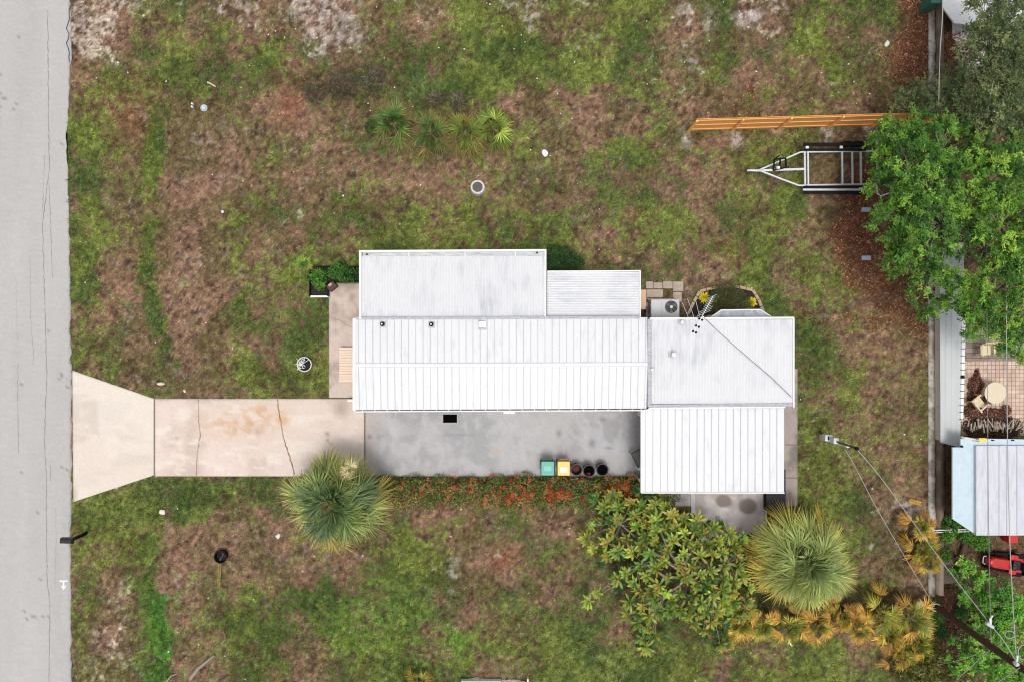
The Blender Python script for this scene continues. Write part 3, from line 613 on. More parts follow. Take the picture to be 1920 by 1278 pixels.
def bromeliad(px, py, r_, label, col0=(212,190,20), col1=(246,238,60)):
    n = 46; k = np.arange(n); az = k*2.39996+rng.normal(0, .1, n); el = np.radians(np.linspace(8, 72, n)); c = P(px, py, 0)
    D = np.stack([np.cos(az)*np.cos(el), np.sin(az)*np.cos(el), np.sin(el)], 1); P0 = np.tile(np.array([c.x, c.y, .05]), (n, 1))
    j = np.exp(rng.normal(0, .12, n))[:, None]
    o = leaves('bromeliad', P0, D, r_*rng.uniform(.85, 1.1, n), .085, s2l(col0)*j, s2l(col1)*j, droop=.25, shape=(.8, 1.0)); tag(o, label, 'plant', 'spiky yellow plants in the bed')
bromeliad(1319, 558, .36, 'spiky yellow rosette plant under the antenna at the left of the curved bed'); bromeliad(1408, 567, .34, 'spiky yellow rosette plant in the right corner of the curved bed')
def bush(name, label, cat, pts, n, ll, lw, palette, z0=.05, z1=.5, parent=None, group=None, tilt=(5, 75), droop=.2, partname='foliage', stems=True, tips=None):
    """pts: (px,py,radius px[,ztop]) lobes filled with leaves"""
    c = P(pts[0][0], pts[0][1]); t = parent or thing(name, label, cat, c, group)
    r = rng; Pn = []; Cn = []; Dn = []
    wts = np.array([p[2]**2 for p in pts], float); wts /= wts.sum()
    for p, w_ in zip(pts, wts):
        m = int(n*w_); zt = p[3] if len(p) > 3 else z1
        rad = np.sqrt(r.random(m))*p[2]*(1+.25*np.sin(r.uniform(0, 6)+3*r.random(m))); az = r.uniform(0, 2*PI, m)
        hh = np.sqrt(np.clip(1-(rad/(p[2]*1.25))**2, 0, 1)); z = z0+(zt-z0)*hh*(1-.75*r.random(m)**2.0)*(.75+.5*fbm(rad*np.cos(az)+p[0], rad*np.sin(az)+p[1], 8, 2, 8))
        kk = (H-z)/H/S; x = (p[0]+rad*np.cos(az)-960)*kk; y = (639-p[1]+rad*np.sin(az))*kk
        Pn.append(np.stack([x, y, z], 1)); el = np.radians(r.uniform(*tilt, m)); a2 = az+r.normal(0, 1.1, m)
        Dn.append(np.stack([np.cos(a2)*np.cos(el), np.sin(a2)*np.cos(el), np.sin(el)], 1))
        pal = s2l(np.array(palette)); base = pal[np.clip((fbm(x*S, y*S, 16, 3, 12)*1.6-.3+r.normal(0, .18, m))*len(pal), 0, len(pal)-1).astype(int)]
        Cn.append(base*np.exp(r.normal(0, .22, m))[:, None])
    Pn = np.vstack(Pn); Cn = np.vstack(Cn); Dn = np.vstack(Dn); m = len(Pn)
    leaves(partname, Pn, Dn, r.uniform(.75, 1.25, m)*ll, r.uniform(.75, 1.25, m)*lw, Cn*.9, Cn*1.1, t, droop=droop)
    if stems:
        for p in pts:
            mb = MB(); zt = p[3] if len(p) > 3 else z1; b0 = P(p[0], p[1], 0); b0.z = -.03
            for k in range(4):
                a2 = random.uniform(0, 2*PI); mb.tube([b0, b0+Vector((math.cos(a2)*.15, math.sin(a2)*.15, zt*.7))], .02, 5, .008)
            mb.build('stem', M_bark, t)
    return t
bush('ornamental_grass', 'long olive green grass clump filling the middle of the curved bed', 'plant', [(1362,562,30),(1345,570,16),(1385,572,18)], 2600, .34, .02, [(70,78,34),(96,98,48),(60,66,34),(120,116,60)], z1=.35, droop=.5, tilt=(15, 60), partname='blades')

# planter by the front wall
t = thing('planter_bed', 'rectangular black edged planting box at the front left corner of the side room', 'planter', P(627,528))
mb = MB()
for a, b in (((583,501),(674,501)),((583,501),(583,557)),((674,528),(624,528)),((617,530),(617,556))):
    a = P(*a); b = P(*b); a.z = b.z = .1; mb.beam(a, b, .07, .28)
mb.build('border', M_dark, t); mb = MB(); mb.prism([P(*p)[:2] for p in ((584,502),(672,502),(672,527),(616,529),(616,556),(584,556))], -.02, .06); mb.build('soil', MATS['dark_soil'], t)
mb = MB(); mb.beam(P(582,556,.12), P(616,556,.12), .09, .14); mb.build('front_board', M_white, t, bevel=.01)
bush('leafy_shrub', 'low bright green leafy plant in the front of the black edged planter', 'shrub', [(597,520,15),(600,534,11)], 1500, .11, .05, [(52,92,34),(84,134,48),(106,158,60),(60,104,40)], z1=.55, group='green plants in the planter')
bush('leafy_shrub', 'wider dark green leafy plant along the back of the black edged planter', 'shrub', [(645,514,15),(625,512,11),(662,516,11),(638,498,9)], 2200, .11, .05, [(44,80,30),(70,116,42),(92,142,52),(50,90,34)], z1=.6, group='green plants in the planter')
t = thing('pot', 'dark red brown square planter pot tilted on the corner of the planting box', 'pot', P(622,537,.0))
mb = MB(); mb.M = Matrix.Translation(P(622,537,.3)) @ Matrix.Rotation(math.radians(38), 4, 'Z'); mb.box(-.22,-.17,-.25,.22,.17,.06); mb.build('body', mat('red_brown', L3(70,42,38), .6, noise=.3), t, bevel=.02)
mb = MB(); mb.M = Matrix.Translation(P(619,534,.37)) @ Matrix.Rotation(math.radians(38), 4, 'Z'); mb.box(-.09,-.06,-.01,.09,.06,.02); mb.build('pink_stone', mat('pinkstone', L3(190,150,140), .8), t)
fan_defs = []

# round planter, well ring, pot, mailbox
t = thing('round_planter', 'round planter with white rim and white curly ornament inside on the front lawn', 'planter', P(570.5,682.5))
c = P(570.5,682.5,.35); mb = MB(); mb.lathe([(.28,-.40),(.36,0),(.36,.02),(.325,.02),(.31,-.2)], c, 28); mb.build('rim', M_white2, t)
mb = MB(); mb.lathe([(.31,-.14),(.01,-.13)], c, 24); mb.build('soil', mat('blackish', (.012,.011,.012), .9), t)
mb = MB()
for dx, dy, r_ in ((-.13,.05,.10),(-.17,-.1,.085),(-.02,-.12,.07),(-.05,.16,.09),(-.2,.0,.05)):
    mb.tube([c+Vector((dx+r_*math.cos(a), dy+r_*math.sin(a), .03)) for a in np.linspace(0, 5.2, 14)], .017, 6)
for a0 in (.6, 1.2, 2.4, 3.2, 4.0): mb.tube([c+Vector((-.1,0,.03)), c+Vector((-.08+.4*math.cos(a0), .02+.4*math.sin(a0), .05))], .012, 5)
mb.build('ornament', M_white, t)
t = thing('well_ring', 'round white concrete ring with dark grey lid in the middle of the back lawn', 'well ring', P(896,352.5))
c = P(896,353.5,0); c.z = 0; mb = MB(); mb.lathe([(.37,-.05),(.35,.30),(.33,.33),(.25,.33),(.24,.27)], c, 32); mb.build('ring', mat('ring_white', (.58,.565,.53), .8, noise=.25, nscale=9), t)
mb = MB(); mb.lathe([(.24,.27),(.24,.34),(.22,.35),(.01,.35)], c, 28); mb.build('lid', mat('lid_grey', L3(92,86,84), .85, noise=.25, nscale=12, bump=.4), t)
t = thing('valve_box', 'small round pale blue valve lid set in a ring in the grass near the road', 'valve cover', P(383,203))
c = P(383,203,0); c.z = -.02; mb = MB(); mb.lathe([(.17,0),(.17,.07),(.145,.07),(.145,.03)], c, 22); mb.build('ring', mat('ring_grey', L3(176,186,190), .7), t)
mb = MB(); c2 = c+Vector((-.02,.02,0)); mb.lathe([(.10,.02),(.10,.08),(.01,.09)], c2, 18); mb.build('lid', mat('pale_blue', L3(190,206,214), .6), t)
for y, lb in ((195.5, 'upper of two small white marker balls left of the blue valve lid'), (201.5, 'lower of two small white marker balls left of the blue valve lid')):
    c = P(361.5, y, 0); mb = MB(); mb.lathe([(.05,-.05),(.05,.1),(.035,.12),(.005,.125)], (c.x,c.y,0), 12); tag(mb.build('marker_ball', M_white), lb, 'marker', 'white markers by the valve')
c = P(418.5,397.5); mb = MB(); mb.lathe([(.01,0),(.06,.03),(.08,.08),(.06,.13),(.01,.16)], (c.x,c.y,-.02), 14); tag(mb.build('ball', M_white), 'small white ball lying in the brown grass of the front lawn', 'ball')
mb = MB(); mb.tube([P(404,380,.04), P(407,390,.05), P(414,396,.04), P(419,394,.03)], .012, 5); tag(mb.build('twig', M_twig), 'thin pale twig curling beside the white ball', 'twig')
mb = MB(); mb.tube([P(389,154.5,.06), P(397,158,.08), P(404.5,163,.06)], .045, 7, .035); tag(mb.build('stick', mat('pale_wood', L3(206,190,168), .8, noise=.2)), 'short pale stick in the scrub above the valve lid', 'stick')
def stone(px, py, r_, col_, label, name='stone', cat='stone', sq=1.0, h=.08):
    mb = MB(); n = 9; base = P(px, py); pr_ = [(1.0,0),(.95,.5),(.6,.95),(.05,1.05)]; vs = []; fs = []
    js = [random.uniform(.7, 1.2) for _ in range(n)]
    for q_, z in pr_:
        for k in range(n): a = 2*PI*k/n; vs.append((base.x+r_*q_*js[k]*math.cos(a), base.y+r_*q_*sq*js[k]*math.sin(a), -.02+z*h))
    for i in range(3):
        for k in range(n): fs.append((i*n+k, i*n+(k+1)%n, (i+1)*n+(k+1)%n, (i+1)*n+k))
    fs.append(tuple(range(3*n, 4*n))); mb.add(vs, fs)
    return tag(mb.build(name, mat('stone_%d_%d_%d' % col_, L3(*col_), .85, noise=.12), None), label, cat)
stone(303.5,959.5,.16,(226,214,200),'pale triangular stone in the grass below the driveway apron'); stone(301,718.5,.2,(214,206,192),'flat pale stone in the swale just above the driveway', sq=.4)
stone(1020.5,286.5,.17,(238,236,236),'crumpled white rag lying on the grass right of the well ring', 'rag', 'rag', sq=1.3); stone(521,1004.5,.13,(222,216,206),'small pale stone left of the palm by the driveway')
stone(346,732.5,.07,(226,214,196),'tiny cream stone on the grass edge above the driveway'); stone(222,117.5,.06,(232,228,222),'tiny white stone in the sandy top left of the lawn'); stone(1663,82,.13,(222,214,206),'pale pebble at the edge of the red leaf litter near the top', sq=1.2)
stone(1726,1132,.2,(222,214,206),'white rock between the yellow palmettos and the pole foot')
mb = MB(); mb.tube([P(1479,1202,.05), P(1485,1210,.05)], .045, 8); tag(mb.build('bottle', M_white), 'white plastic bottle lying on the grass below the large palm', 'bottle')
for y, lb in ((393, 'pale blue grey block in the leaf litter just below the trailer'), (483.5, 'pale blue grey block lying alone lower in the leaf litter')):
    a = P(1616,y-4,.1); b = P(1633,y+4,.1); mb = MB(); mb.box(a.x,a.y,-.05,b.x,b.y,.12); tag(mb.build('block', mat('bluegrey', L3(176,184,206), .7, noise=.06), bevel=.015), lb, 'block', 'pale blocks near the tree')
t = thing('mailbox', 'black mailbox on a post leaning at the road edge', 'mailbox', P(163,1000))
mb = MB(); mb.tube([P(162,998,-.1), P(158,1001,.5), P(140,1008.5,1.12)], .085, 12); mb.build('post', M_dark, t)
mb = MB(); mb.M = Matrix.Translation(P(129,1011.5,1.1)) @ Matrix.Rotation(math.radians(-3), 4, 'Z')
n = 10; pr_ = [(-.13,0),(-.13,.13)]+[(.13*math.cos(PI-PI*k/n), .13+.13*math.sin(PI-PI*k/n)) for k in range(1,n)]+[(.13,.13),(.13,0)]
m_ = len(pr_); mb.add([(-.27,y,z) for y,z in pr_]+[(.27,y,z) for y,z in pr_], [tuple(range(m_)), tuple(range(2*m_-1,m_-1,-1))]+[(i,m_+i,m_+(i+1)%m_,(i+1)%m_) for i in range(m_)])
mbx = mb.build('box', mat('mailbox_black', (.02,.022,.026), .35), t, shade=False)
mb = MB(); mb.M = Matrix.Translation(P(129,1011.5,1.1)) @ Matrix.Rotation(math.radians(-3), 4, 'Z'); mb.box(-.29,-.135,-.01,-.272,.135,.2); mb.build('door', M_dark, mbx)
mb = MB(); mb.M = Matrix.Translation(P(129,1011.5,1.1)) @ Matrix.Rotation(math.radians(-3), 4, 'Z'); mb.box(-.1,.135,.05,.08,.15,.1); mb.build('flag', M_dark, mbx)
t = thing('pot', 'black round nursery pot sunk in the brown lawn above a dry frond', 'pot', P(417,1040))
c = P(417.5,1040); c.z = 0; mb = MB(); mb.lathe([(.26,-.05),(.32,.28),(.29,.28),(.25,.08),(.01,.08)], c, 22); mb.build('body', M_dark, t)
mb = MB()
for k in range(6): a0 = random.uniform(0, 6.3); mb.tube([c+Vector((.05,.02,.1)), c+Vector((.2*math.cos(a0), .2*math.sin(a0), .22))], .012, 5)
mb.build('dead_stems', mat('purple_stem', L3(120,96,110), .8), t)
def feather(name, label, cat, px, py, dx, dy, c0, c1, n=34, ll=.22):
    t_ = np.linspace(0, 1, n); P0 = []; D = []; 
    for s_ in (-1, 1):
        for t1 in t_:
            x, y = px+dx*t1, py+dy*t1; q_ = P(x, y, .07+.05*math.sin(t1*3)); P0.append(q_); d = Vector((dx, -dy, 0)).normalized(); sd_ = Vector((-d.y, d.x, 0))*s_; D.append(d*.8+sd_*.8+Vector((0,0,.1)))
    m = len(P0); o = leaves(name, np.array(P0), np.array(D), ll*rng.uniform(.6,1.1,m), .03, np.tile(s2l(c0),(m,1)), np.tile(s2l(c1),(m,1)), droop=.1); return tag(o, label, cat)
feather('dry_frond', 'dry yellow palm frond lying on the lawn below the black pot', 'palm frond', 412,1052,-2,48,(150,128,70),(176,156,92), ll=.16)
def logtube(pts, r0, r1, m=None): mb = MB(); mb.tube([P(*p) for p in pts], r0, 8, r1); return mb
t = thing('fallen_branch', 'grey dead branch lying across the lawn at the bottom left', 'branch', P(375,1245))
logtube([(357,1271,.05),(372,1252,.1),(388,1239,.1),(402,1228,.06)], .10, .05).build('branch', M_twig, t); logtube([(372,1254,.12),(385,1246,.14),(398,1232,.1)], .03, .02).build('side_branch', M_bark, t)
tag(logtube([(312,1277,.05),(321,1266,.08),(333,1262,.05)], .05, .03).build('stick', M_twig), 'short grey stick at the bottom edge left of the dead branch', 'stick')
tag(logtube([(415,1205,.04),(422,1198,.06),(422,1190,.06),(418,1183,.04)], .025, .015).build('twig', M_twig), 'small curled tan twig above the dead branch', 'twig')
mb = MB(); mb.tube([P(131+3*math.sin(k*1.9)+(-4 if 3 < k < 12 else 0), k*9.0, .05) for k in range(14)], .016, 5); tag(mb.build('cable', M_wireb), 'loose black cable snaking along the road edge at the top left', 'cable')

# bins on the slab
def bin_(px, py, body, lid, panel, label, w_=.66, d=.68, h=1.0, open_=False):
    t = thing('wheeled_bin', label, 'bin', P(px, py+3), 'bins along the slab edge'); k = 'bin%d' % px
    c = P(px, py, h); c.z = .02; x0, y0, x1, y1 = c.x-w_/2, c.y-d/2, c.x+w_/2, c.y+d/2
    mb = MB(); mb.taper(x0+.03, y0+.03, x1-.03, y1-.06, .06, h-.1, .07); mb.build('body', mat(k+'body', body, .5, noise=.08), t, bevel=.03)
    mb = MB(); mb.box(x0, y0, h-.1, x1, y1, h-.03); mb.taper(x0+.0, y0+.0, x1-.0, y1-.0, h-.031, h-.03, 0); lo = mb.build('lid', mat(k+'lid', lid, .45, noise=.06), t, bevel=.05)
    mb = MB(); mb.box(x0+.025, y0+.03, h-.035, x1-.025, y1-.03, h+.0); mb.build('raised_top', mat(k+'lid', lid), lo, bevel=.03)
    mb = MB(); mb.box(c.x-.17, c.y-.20 if px > 1040 else c.y-.12, h-.0, c.x+.17, c.y+.06 if px > 1040 else c.y+.12, h+.006); mb.build('label_panel', mat(k+'panel', panel, .5), lo)
    mb = MB(); mb.tube([(x0+.12, y1-.02, h-.08), (x0+.14, y1+.05, h-.08), (x1-.14, y1+.05, h-.08), (x1-.12, y1-.02, h-.08)], .02, 6); mb.build('handle', mat(k+'body', body), t)
    for s_ in (x0+.02, x1-.08):
        mb = MB(); mb.M = Matrix.Translation((s_, y1-.20, .12)) @ Matrix.Rotation(PI/2, 4, 'Y'); mb.lathe([(.12,0),(.12,.06)], (0,0,0), 16); mb.build('wheel', M_dark, t)
    mb = MB(); mb.box(x0+.15, y0-.02, h-.13, x1-.15, y0+.0, h-.06); mb.build('front_grip', M_dark, t)
bin_(1027, 877.5, L3(20,90,76), L3(70,160,142), L3(120,186,176), 'teal green wheeled bin with closed lid, leftmost in the row on the slab', w_=.68, d=.74)
bin_(1057, 877.5, L3(180,130,50), L3(240,190,96), L3(255,240,214), 'wheeled bin with yellow orange lid between the teal bin and the open cans', w_=.64, d=.74)
def can(px, py, r_, label, inner, rot):
    t = thing('trash_can', label, 'trash can', P(px, py), 'bins along the slab edge'); c = P(px, py, .7); c.z = .02
    mb = MB(); mb.lathe([(r_*.78,0),(r_*.98,.66),(r_*.88,.66),(r_*.7,.3)], c, 24); mb.build('body', mat('can_body', (.012,.014,.015), .6, noise=.3, spec=.25), t)
    mb = MB(); mb.tube([c+Vector((r_*math.cos(a), r_*math.sin(a), .67)) for a in np.linspace(0, 2*PI, 25)], .022, 6); mb.build('rim', mat('can_rim', (.05,.06,.06), .5), t)
    mb = MB(); mb.lathe([(r_*.8,.30),(r_*.4,.33),(.01,.34)], c, 20); mb.build('contents', inner, t)
    for s_ in (0, PI):
        a = rot+s_; u = Vector((math.cos(a), math.sin(a), 0)); v = Vector((-u.y, u.x, 0)); mb = MB()
        mb.tube([c+u*r_-v*.08+Vector((0,0,.6)), c+u*(r_+.06)-v*.06+Vector((0,0,.6)), c+u*(r_+.06)+v*.06+Vector((0,0,.6)), c+u*r_+v*.08+Vector((0,0,.6))], .014, 6); mb.build('handle', MATS['can_rim'], t)
can(1081, 880, .27, 'open black can with brown leaves inside, next to the yellow lidded bin', mat('brown_leaves', L3(92,50,38), .9, noise=.5, nscale=10, bump=.8), .3)
can(1104.5, 882, .29, 'open empty black can in the middle of the three cans', mat('canin', (.004,.004,.005), .9, spec=0), -1.2)
can(1129.5, 880, .29, 'open empty black can at the right end of the row of bins', MATS['canin'], .1)
t = thing('doormat', 'black rectangular mat with pale border on the grey slab beside the wall', 'mat', P(843,784))
a = P(829,774); b = P(859,794); mb = MB(); mb.box(a.x,a.y,.02,b.x,b.y,.035); mb.build('border', mat('mat_border', L3(172,172,178), .8), t)
a = P(831,776); b = P(857,791.5); mb = MB(); mb.box(a.x,a.y,.036,b.x,b.y,.05); mb.build('pad', mat('mat_black', (.003,.003,.003), .95, spec=0), t)
t = thing('folding_chair', 'black metal framed chair half hidden under the carport roof edge', 'chair', P(1196,858))
c = P(1197,858); 
mb = MB(); q = [P(1184,850,.75), P(1206,838,.75), P(1216,866,.45), P(1196,876,.45)]
for i in range(4): mb.tube([q[i], q[(i+1)%4]], .022, 6)
mb.build('frame', M_wireb, t); mb = MB(); q2 = [v*.96+ (sum(q, Vector())/4)*.04 for v in q]; mb.add(q2, [(0,1,2,3)]); mb.build('seat', mat('mesh_seat', L3(110,108,104), .9), t)
for v in q: mb = MB(); mb.tube([v, (v.x, v.y, .02)], .015, 5); mb.build('leg', M_wireb, t)
mb = MB(); c = P(1201,872,.4); mb.lathe([(.18,-.38),(.22,-.02),(.24,0),(.24,.02),(.01,.03)], c, 20); tag(mb.build('bucket', mat('pale_teal', L3(170,206,198), .5)), 'pale teal bucket mostly hidden under the carport roof behind the chair', 'bucket')
t = thing('storage_box', 'black box at the lower right corner of the carport roof', 'storage box', P(1455,925))
a = P(1438,880,.5); b = P(1472.5,957,.5); mb = MB(); mb.box(a.x,a.y,.0,b.x,b.y,.44); mb.build('body', M_dark, t); mb = MB(); mb.box(a.x-.02,a.y,.44,b.x+.02,b.y-.02,.5); mb.build('lid', mat('box_lid', (.01,.012,.015), .6), t, bevel=.01)
mb = MB(); c = P(1258,957,.5); mb.box(c.x-.05,c.y-.3,.0,c.x+.05,c.y+.1,.5); tag(mb.build('short_post', M_white, bevel=.01), 'short white post at the corner of the porch slab among the bushes', 'post')

# ------------------------------------------------------------------ wooden fence
M_pine = mat('new_pine', L3(246, 176, 98), .7, noise=.16, nscale=7, stretch=(1, 1, 6), bump=.2, bscale=30)
M_pine2 = mat('new_pine_rail', L3(250, 190, 118), .7, noise=.12, nscale=9, bump=.2)
M_knot = mat('knot', L3(140, 84, 42), .8)
A = P(1288,246); B = P(1745,233); fd = (B-A).normalized(); fn = Vector((fd.y, -fd.x, 0)); FL = (B-A).length
t = thing('wooden_fence', 'new orange brown timber fence with posts and rails above the boat trailer', 'fence', A)
xs = [1284.5,1371,1457,1549,1632,1712]; post_s = [(P(x,0)-Vector((A.x,0,0))).x for x in xs]+[FL]
for i, s0 in enumerate(post_s[:-1]):
    s1 = post_s[i+1]; mb = MB(); s = max(s0, 0)
    while s < s1-.01:
        w_ = .138; a = A+fd*s; mb.cm = 0 
        hh = 1.80+random.uniform(-.012, .012); b = a+fd*w_; q = [a, b, b-fn*.02, a-fn*.02]
        mb.add([(v.x, v.y, .04) for v in q]+[(v.x, v.y, hh) for v in q], [(3,2,1,0),(4,5,6,7),(0,1,5,4),(1,2,6,5),(2,3,7,6),(3,0,4,7)])
        if random.random() < .8:
            mb.cm = 1; z = random.choice((.25,.55,.8,1.1,1.35,1.5)); c = a+fd*random.uniform(.03,.1)+fn*.004; mb.add([(c.x,c.y,z),(c.x+.03,c.y,z+.01),(c.x+.035,c.y,z+.05),(c.x,c.y,z+.04)], [(0,1,2,3)])
        s += .144
    mb.build('picket_panel', [M_pine, M_knot], t)
    for z in (.3, .98, 1.62):
        mb = MB(); a = A+fd*max(s0, 0)+fn*.016; b = A+fd*s1+fn*.016; a.z = b.z = z; mb.beam(a, b, .028, .085); mb.build('rail', M_pine2, t)
    mb = MB(); a = A+fd*max(s0, 0.02)+fn*.078; mb.box(a.x-.045,a.y-.045,-.1,a.x+.045,a.y+.045,1.82); mb.build('post', M_pine2, t)

# ------------------------------------------------------------------ boat trailer
t = thing('boat_trailer', 'empty galvanised boat trailer with black bunks parked below the wooden fence', 'trailer', P(1540,318))
zf = .55
def bar(pts, name='frame_rail', w_=.07, h=.08, m=M_galv, z=zf, parent=None):
    mb = MB()
    for i in range(len(pts)-1): mb.beam(P(*pts[i], z), P(*pts[i+1], z), w_, h)
    return mb.build(name, m, parent or t)
bar([(1432,320),(1508,317.5)], 'tongue', .10, .1); bar([(1425,318.5),(1470,299),(1500,286),(1512,285)], 'frame_rail'); bar([(1425,320.5),(1462,335),(1497,348),(1512,348.5)], 'frame_rail')
bar([(1510,285.5),(1646,283.5)], 'frame_rail'); bar([(1510,347.5),(1646,345.5)], 'frame_rail')
for x in (1508.5,1514.5,1578.5,1597.5,1613.5): bar([(x,284),(x+.8,347)], 'cross_member', .075, .07, z=zf+.02)
bar([(1644,262),(1645.5,346)], 'cross_member', .08, .07, m=M_white, z=zf+.02)
mb = MB(); a = P(1400,320,zf); mb.tube([P(1401,320,zf-.02), P(1408,319.5,zf+.03), P(1418,320,zf+.04), P(1432,319.5,zf)], .05, 8, .075); mb.build('coupler', M_galv, t)
for (x0,y0,x1,y1,h) in ((1507,267.5,1622,273.5,.1),(1507,278.5,1624,283,.1),(1507,348.5,1632,353,.1),(1508,358.5,1622,363.5,.1)):
    mb = MB(); a = P(x0,y0,zf+.12); b = P(x1,y1,zf+.12); mb.box(a.x,a.y,zf+.04,b.x,b.y,zf+.12); mb.build('bunk', M_dark, t, bevel=.02)
mb = MB(); a = P(1506,354,zf+.1); b = P(1632,357.5,zf+.1); mb.box(a.x,a.y,zf+.02,b.x,b.y,zf+.1); mb.build('step_bar', M_galv, t)
for x, y in ((1514,276),(1578,275)): mb = MB(); c = P(x,y,zf+.1); mb.box(c.x-.07,c.y-.12,zf,c.x+.07,c.y+.05,zf+.09); mb.build('bracket', M_white, t)
wn = MB()
for p0, p1 in (((1450,320,.6),(1452,299,1.15)),((1452,299,1.15),(1462,291,1.3)),((1462,318,.6),(1463,296,1.1)),((1474,315,.6),(1473,296,1.0)),((1452,299,1.15),(1474,297,1.05)),((1450,320,.65),(1479,313,.65))): wn.beam(P(*p0), P(*p1), .06, .06)
ws = wn.build('winch_stand', M_dark, t)
mb = MB(); mb.M = Matrix.Translation(P(1459,315,.75)) @ Matrix.Rotation(PI/2, 4, 'X'); mb.lathe([(.09,-.06),(.09,.06)], (0,0,0), 14); mb.build('winch_drum', M_white, ws)
for x in (1585, 1608):
    for y in (271, 360):
        mb = MB(); c = P(x,y,.3); mb.M = Matrix.Translation((c.x,c.y-.08,.3)) @ Matrix.Rotation(-PI/2, 4, 'X'); mb.lathe([(.2,0),(.31,.02),(.33,.08),(.31,.16),(.2,.18)], (0,0,0), 22); wh = mb.build('tyre', M_dark, t)
for pts in ([(1644,262,.6),(1646,258,.9),(1653,253,1.1),(1676,243,1.3)], [(1644,346,.6),(1645,363,.9),(1652,368,1.0),(1670,361,1.2)]):
    mb = MB(); mb.tube([P(*p) for p in pts], .035, 7); mb.build('guide_pole', M_white, t)

# ------------------------------------------------------------------ palms
def fan_arrays(c, nfr, pet, ll, lw, cols, el=(78, -28), nl=30, seed=0, spread=115, droop=.28, azr=None):
    r = np.random.default_rng(seed); P0=[]; D=[]; L=[]; W=[]; C0=[]; C1=[]; N=[]; pts = []; DR = []
    for i in range(nfr):
        f = min(.999, max(0, (i+.5)/nfr+r.normal(0, .05))); az = i*2.39996+r.normal(0, .3+.4*f)
        if azr is not None: az = r.uniform(*azr)
        e = math.radians(el[0]+(el[1]-el[0])*f**.85+r.normal(0, 10)); d = np.array([math.cos(az)*math.cos(e), math.sin(az)*math.cos(e), math.sin(e)])
        side = nrm(np.cross(d, [0, 0, 1.0])); side = nrm(side+r.normal(0, .15, 3)); up = nrm(np.cross(side, d))
        pl = pet*(.30+.75*f)*r.uniform(.72, 1.18); hub = c+d*pl; pts.append((c+d*.05, hub))
        d2 = nrm(d+np.array([0, 0, -.45*f])); up = nrm(np.cross(side, d2))
        a = np.radians(np.linspace(-spread, spread, nl)+r.normal(0, 2, nl)); lf = (.72+.28*np.cos(a))*r.uniform(.88, 1.08, nl)*(1-.15*(1-f))
        dd = np.cos(a)[:, None]*d2+np.sin(a)[:, None]*side+up*(.22*np.abs(np.sin(a)) + r.normal(0, .07, nl))[:, None]
        P0.append(hub+d2*.18*np.cos(a/2)[:, None]*ll); D.append(dd); L.append(ll*lf); W.append(np.full(nl, lw)); N.append(up+side*r.normal(0, .6, nl)[:, None])
        t = np.clip(f+r.normal(0, .13), 0, .999); k = cols[int(t*len(cols))]; j = np.exp(r.normal(0, .24, nl))[:, None]*math.exp(r.normal(0, .22))
        C0.append(s2l(k[0])*j); C1.append(s2l(k[1])*j); DR.append(np.full(nl, droop*(.4+f))*r.uniform(.6, 1.4, nl))
    return [np.vstack(P0), np.vstack(D), np.concatenate(L), np.concatenate(W), np.vstack(C0), np.vstack(C1), np.vstack(N), np.concatenate(DR), pts]
def fan_palm(name, label, px, py, zc, nfr, pet, ll, lw, cols, trunk=.2, group=None, cat='palm', seed=1, **kw):
    base = P(px, py, zc); t = thing(name, label, cat, (base.x, base.y, 0), group)
    P0, D, L, W, C0, C1, N, DR, pts = fan_arrays(np.array(base), nfr, pet, ll, lw, cols, seed=seed, **kw)
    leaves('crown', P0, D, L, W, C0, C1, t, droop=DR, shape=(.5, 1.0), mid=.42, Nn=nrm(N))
    mb = MB()
    for a, b in pts: mb.tube([a, b], .018*max(.5, pet), 4, .01)
    mb.build('leaf_stalks', mat('stalk', L3(140,146,84), .7), t)
    if trunk: mb = MB(); mb.lathe([(trunk*1.2,-.1),(trunk,zc*.4),(trunk*1.15,zc*.8),(trunk*.8,zc)], (base.x, base.y, 0), 12); mb.build('trunk', M_bark, t)
    return t
big1 = [((104,128,90),(136,158,104)), ((98,124,80),(136,156,96)), ((94,118,68),(150,162,92)), ((100,118,62),(178,176,100)), ((118,116,58),(200,176,90))]
big2 = [((150,170,108),(182,196,132)), ((144,164,96),(182,192,116)), ((136,154,80),(188,190,102)), ((146,156,76),(200,190,96)), ((156,144,66),(214,184,80))]
p1 = fan_palm('fan_palm', 'dark blue green fan palm growing over the edge of the driveway', 622, 940, 2.9, 66, 1.4, 1.32, .066, big1, seed=3, nl=26, spread=78, group='tall fan palms')
p2_ = fan_palm('fan_palm', 'pale silvery green fan palm with golden lower fronds right of the patio', 1512, 1054, 2.9, 72, 1.4, 1.32, .064, big2, seed=8, nl=28, spread=80, group='tall fan palms')
P0, D, L, W, C0, C1, N, DR, pts = fan_arrays(np.array(P(657, 880, 3.3)), 5, .2, .5, .03, [((214,200,160),(190,176,120))], el=(60, 0), nl=22, seed=5)
leaves('flower_stalk', P0, D, L, W, C0, C1, p1, droop=DR, Nn=nrm(N))
gy = [((84,128,48),(122,158,62)), ((104,146,52),(150,172,70)), ((132,140,60),(176,170,80))]
g0 = 'young fan palms in the upper lawn'
fan_palm('young_palm', 'leftmost dark green young palm in the row on the upper lawn', 738, 232, .8, 22, .62, .8, .038, [((58,96,44),(96,132,56)), ((76,112,50),(130,146,70)), ((100,104,48),(160,140,76))], trunk=.06, group=g0, seed=21, nl=16, spread=80)
fan_palm('young_palm', 'drooping young palm second from the left in the row on the upper lawn', 808, 252, .7, 19, .6, .8, .036, [((64,92,44),(96,126,56)), ((86,104,50),(150,150,80)), ((120,110,58),(190,170,100))], trunk=.06, group=g0, seed=22, nl=14, spread=75)
